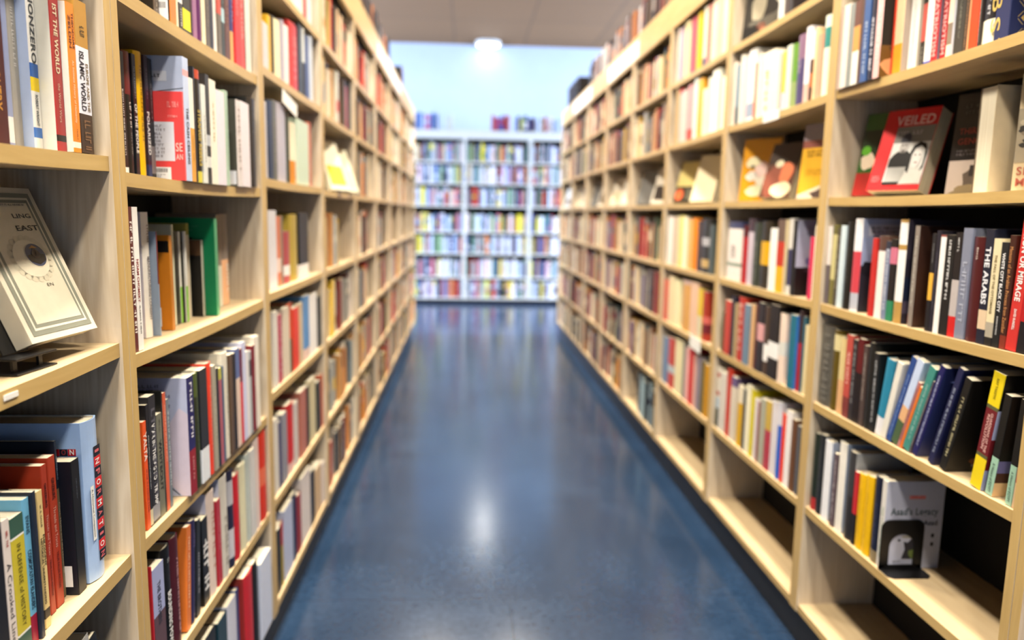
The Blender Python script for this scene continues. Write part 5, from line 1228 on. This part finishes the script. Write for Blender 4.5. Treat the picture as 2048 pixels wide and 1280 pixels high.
# ------------------------------------------------------------------ ceiling lamp at the far end
def lamp_thing(x, y, label):
    r = thing('ceiling_light', label, 'ceiling light', Matrix.Translation((x, y, CEIL)))
    n = 40; R = .19
    ring = MB(); p = [(R*math.cos(2*math.pi*i/n), R*math.sin(2*math.pi*i/n)) for i in range(n)]
    q = [(.165*math.cos(2*math.pi*i/n), .165*math.sin(2*math.pi*i/n)) for i in range(n)]
    for i in range(n):
        j = (i+1) % n
        ring.face([(*p[i], 0), (*p[j], 0), (*p[j], -.05), (*p[i], -.05)]); ring.face([(*p[i], -.05), (*p[j], -.05), (*q[j], -.05), (*q[i], -.05)])
        ring.face([(*q[j], 0), (*q[i], 0), (*q[i], -.05), (*q[j], -.05)])
    ring.build('trim_ring', M['lamp_ring'], r)
    df = MB(); df.prism([(.164*math.cos(2*math.pi*i/n), .164*math.sin(2*math.pi*i/n)) for i in range(n)], -.058, -.006); df.build('diffuser', M['diffuser'], r)
lamp_thing(.31, 11.86, 'round white glowing ceiling light before the far wall')

# ------------------------------------------------------------------ light
def area(name, loc, size, energy, col, rot=(0, 0, 0), shape='DISK', size_y=None, spread=math.pi):
    l = bpy.data.lights.new(name, 'AREA'); l.shape = shape; l.size = size
    if size_y: l.size_y = size_y
    l.energy = energy; l.color = col; l.spread = spread
    o = bpy.data.objects.new(name, l); C.objects.link(o); o.location = loc; o.rotation_euler = rot
    return o
WARM = (1, .89, .74)
for x in (-.3, .56):
    for y in (-1.6, .2, 2.0, 3.8, 5.6, 7.4):
        area('ceiling_lamp', (x, y, CEIL-.03), .3, 62, WARM, spread=2.6)
for x in (-2.6, 3.1):
    for y in (-.7, 2.0, 4.7, 7.4):
        area('ceiling_lamp', (x, y, CEIL-.03), .3, 90, WARM, spread=1.5)
area('ceiling_lamp', (.31, 11.84, CEIL-.09), .28, 3.2, (1, .96, .88), (math.radians(-58), 0, 0), spread=1.9)  # bodiless light added under the disc, tilted so the floor shows its reflection
DAY = (.6, .75, 1.0)
area('daylight', (X0-.3, (WY0+WY1)/2, (WZ0+WZ1)/2), 2.6, 2800, DAY, (0, -math.pi/2+.65, 0), 'RECTANGLE', 2.6)
area('daylight', (X1+.3, (WY0+WY1)/2, (WZ0+WZ1)/2), 2.6, 2800, DAY, (0, math.pi/2-.65, 0), 'RECTANGLE', 2.6)
w = bpy.data.worlds.new('World'); SC.world = w; w.use_nodes = True
bg = w.node_tree.nodes['Background']; bg.inputs['Color'].default_value = (.6, .75, 1, 1); bg.inputs['Strength'].default_value = .6

# ------------------------------------------------------------------ camera
Rm = [[0.998032, -0.060251, 0.017381], [0.008692, -0.141573, -0.98989], [0.062103, 0.988093, -0.140771]]
cam = bpy.data.cameras.new('camera'); co = bpy.data.objects.new('camera', cam); C.objects.link(co)
cam.sensor_width = 36; cam.sensor_fit = 'HORIZONTAL'; cam.lens = 1498.52*36/2048; cam.clip_start = .02; cam.clip_end = 100
co.matrix_world = Matrix(((Rm[0][0], -Rm[1][0], -Rm[2][0], 0), (Rm[0][1], -Rm[1][1], -Rm[2][1], 0), (Rm[0][2], -Rm[1][2], -Rm[2][2], H), (0, 0, 0, 1)))
cam.dof.use_dof = True; cam.dof.focus_distance = 1.2; cam.dof.aperture_fstop = 2.0
SC.camera = co
vs = SC.view_settings
SC.display_settings.display_device = 'sRGB'
vs.view_transform = 'Standard'; vs.look = 'None'; vs.gamma = 1; vs.use_curve_mapping = False; vs.exposure = .0
cy = SC.cycles
cy.use_denoising = True; cy.max_bounces = 7; cy.diffuse_bounces = 1; cy.glossy_bounces = 3; cy.transmission_bounces = 4
cy.sample_clamp_indirect = 6; cy.caustics_reflective = False; cy.caustics_refractive = False
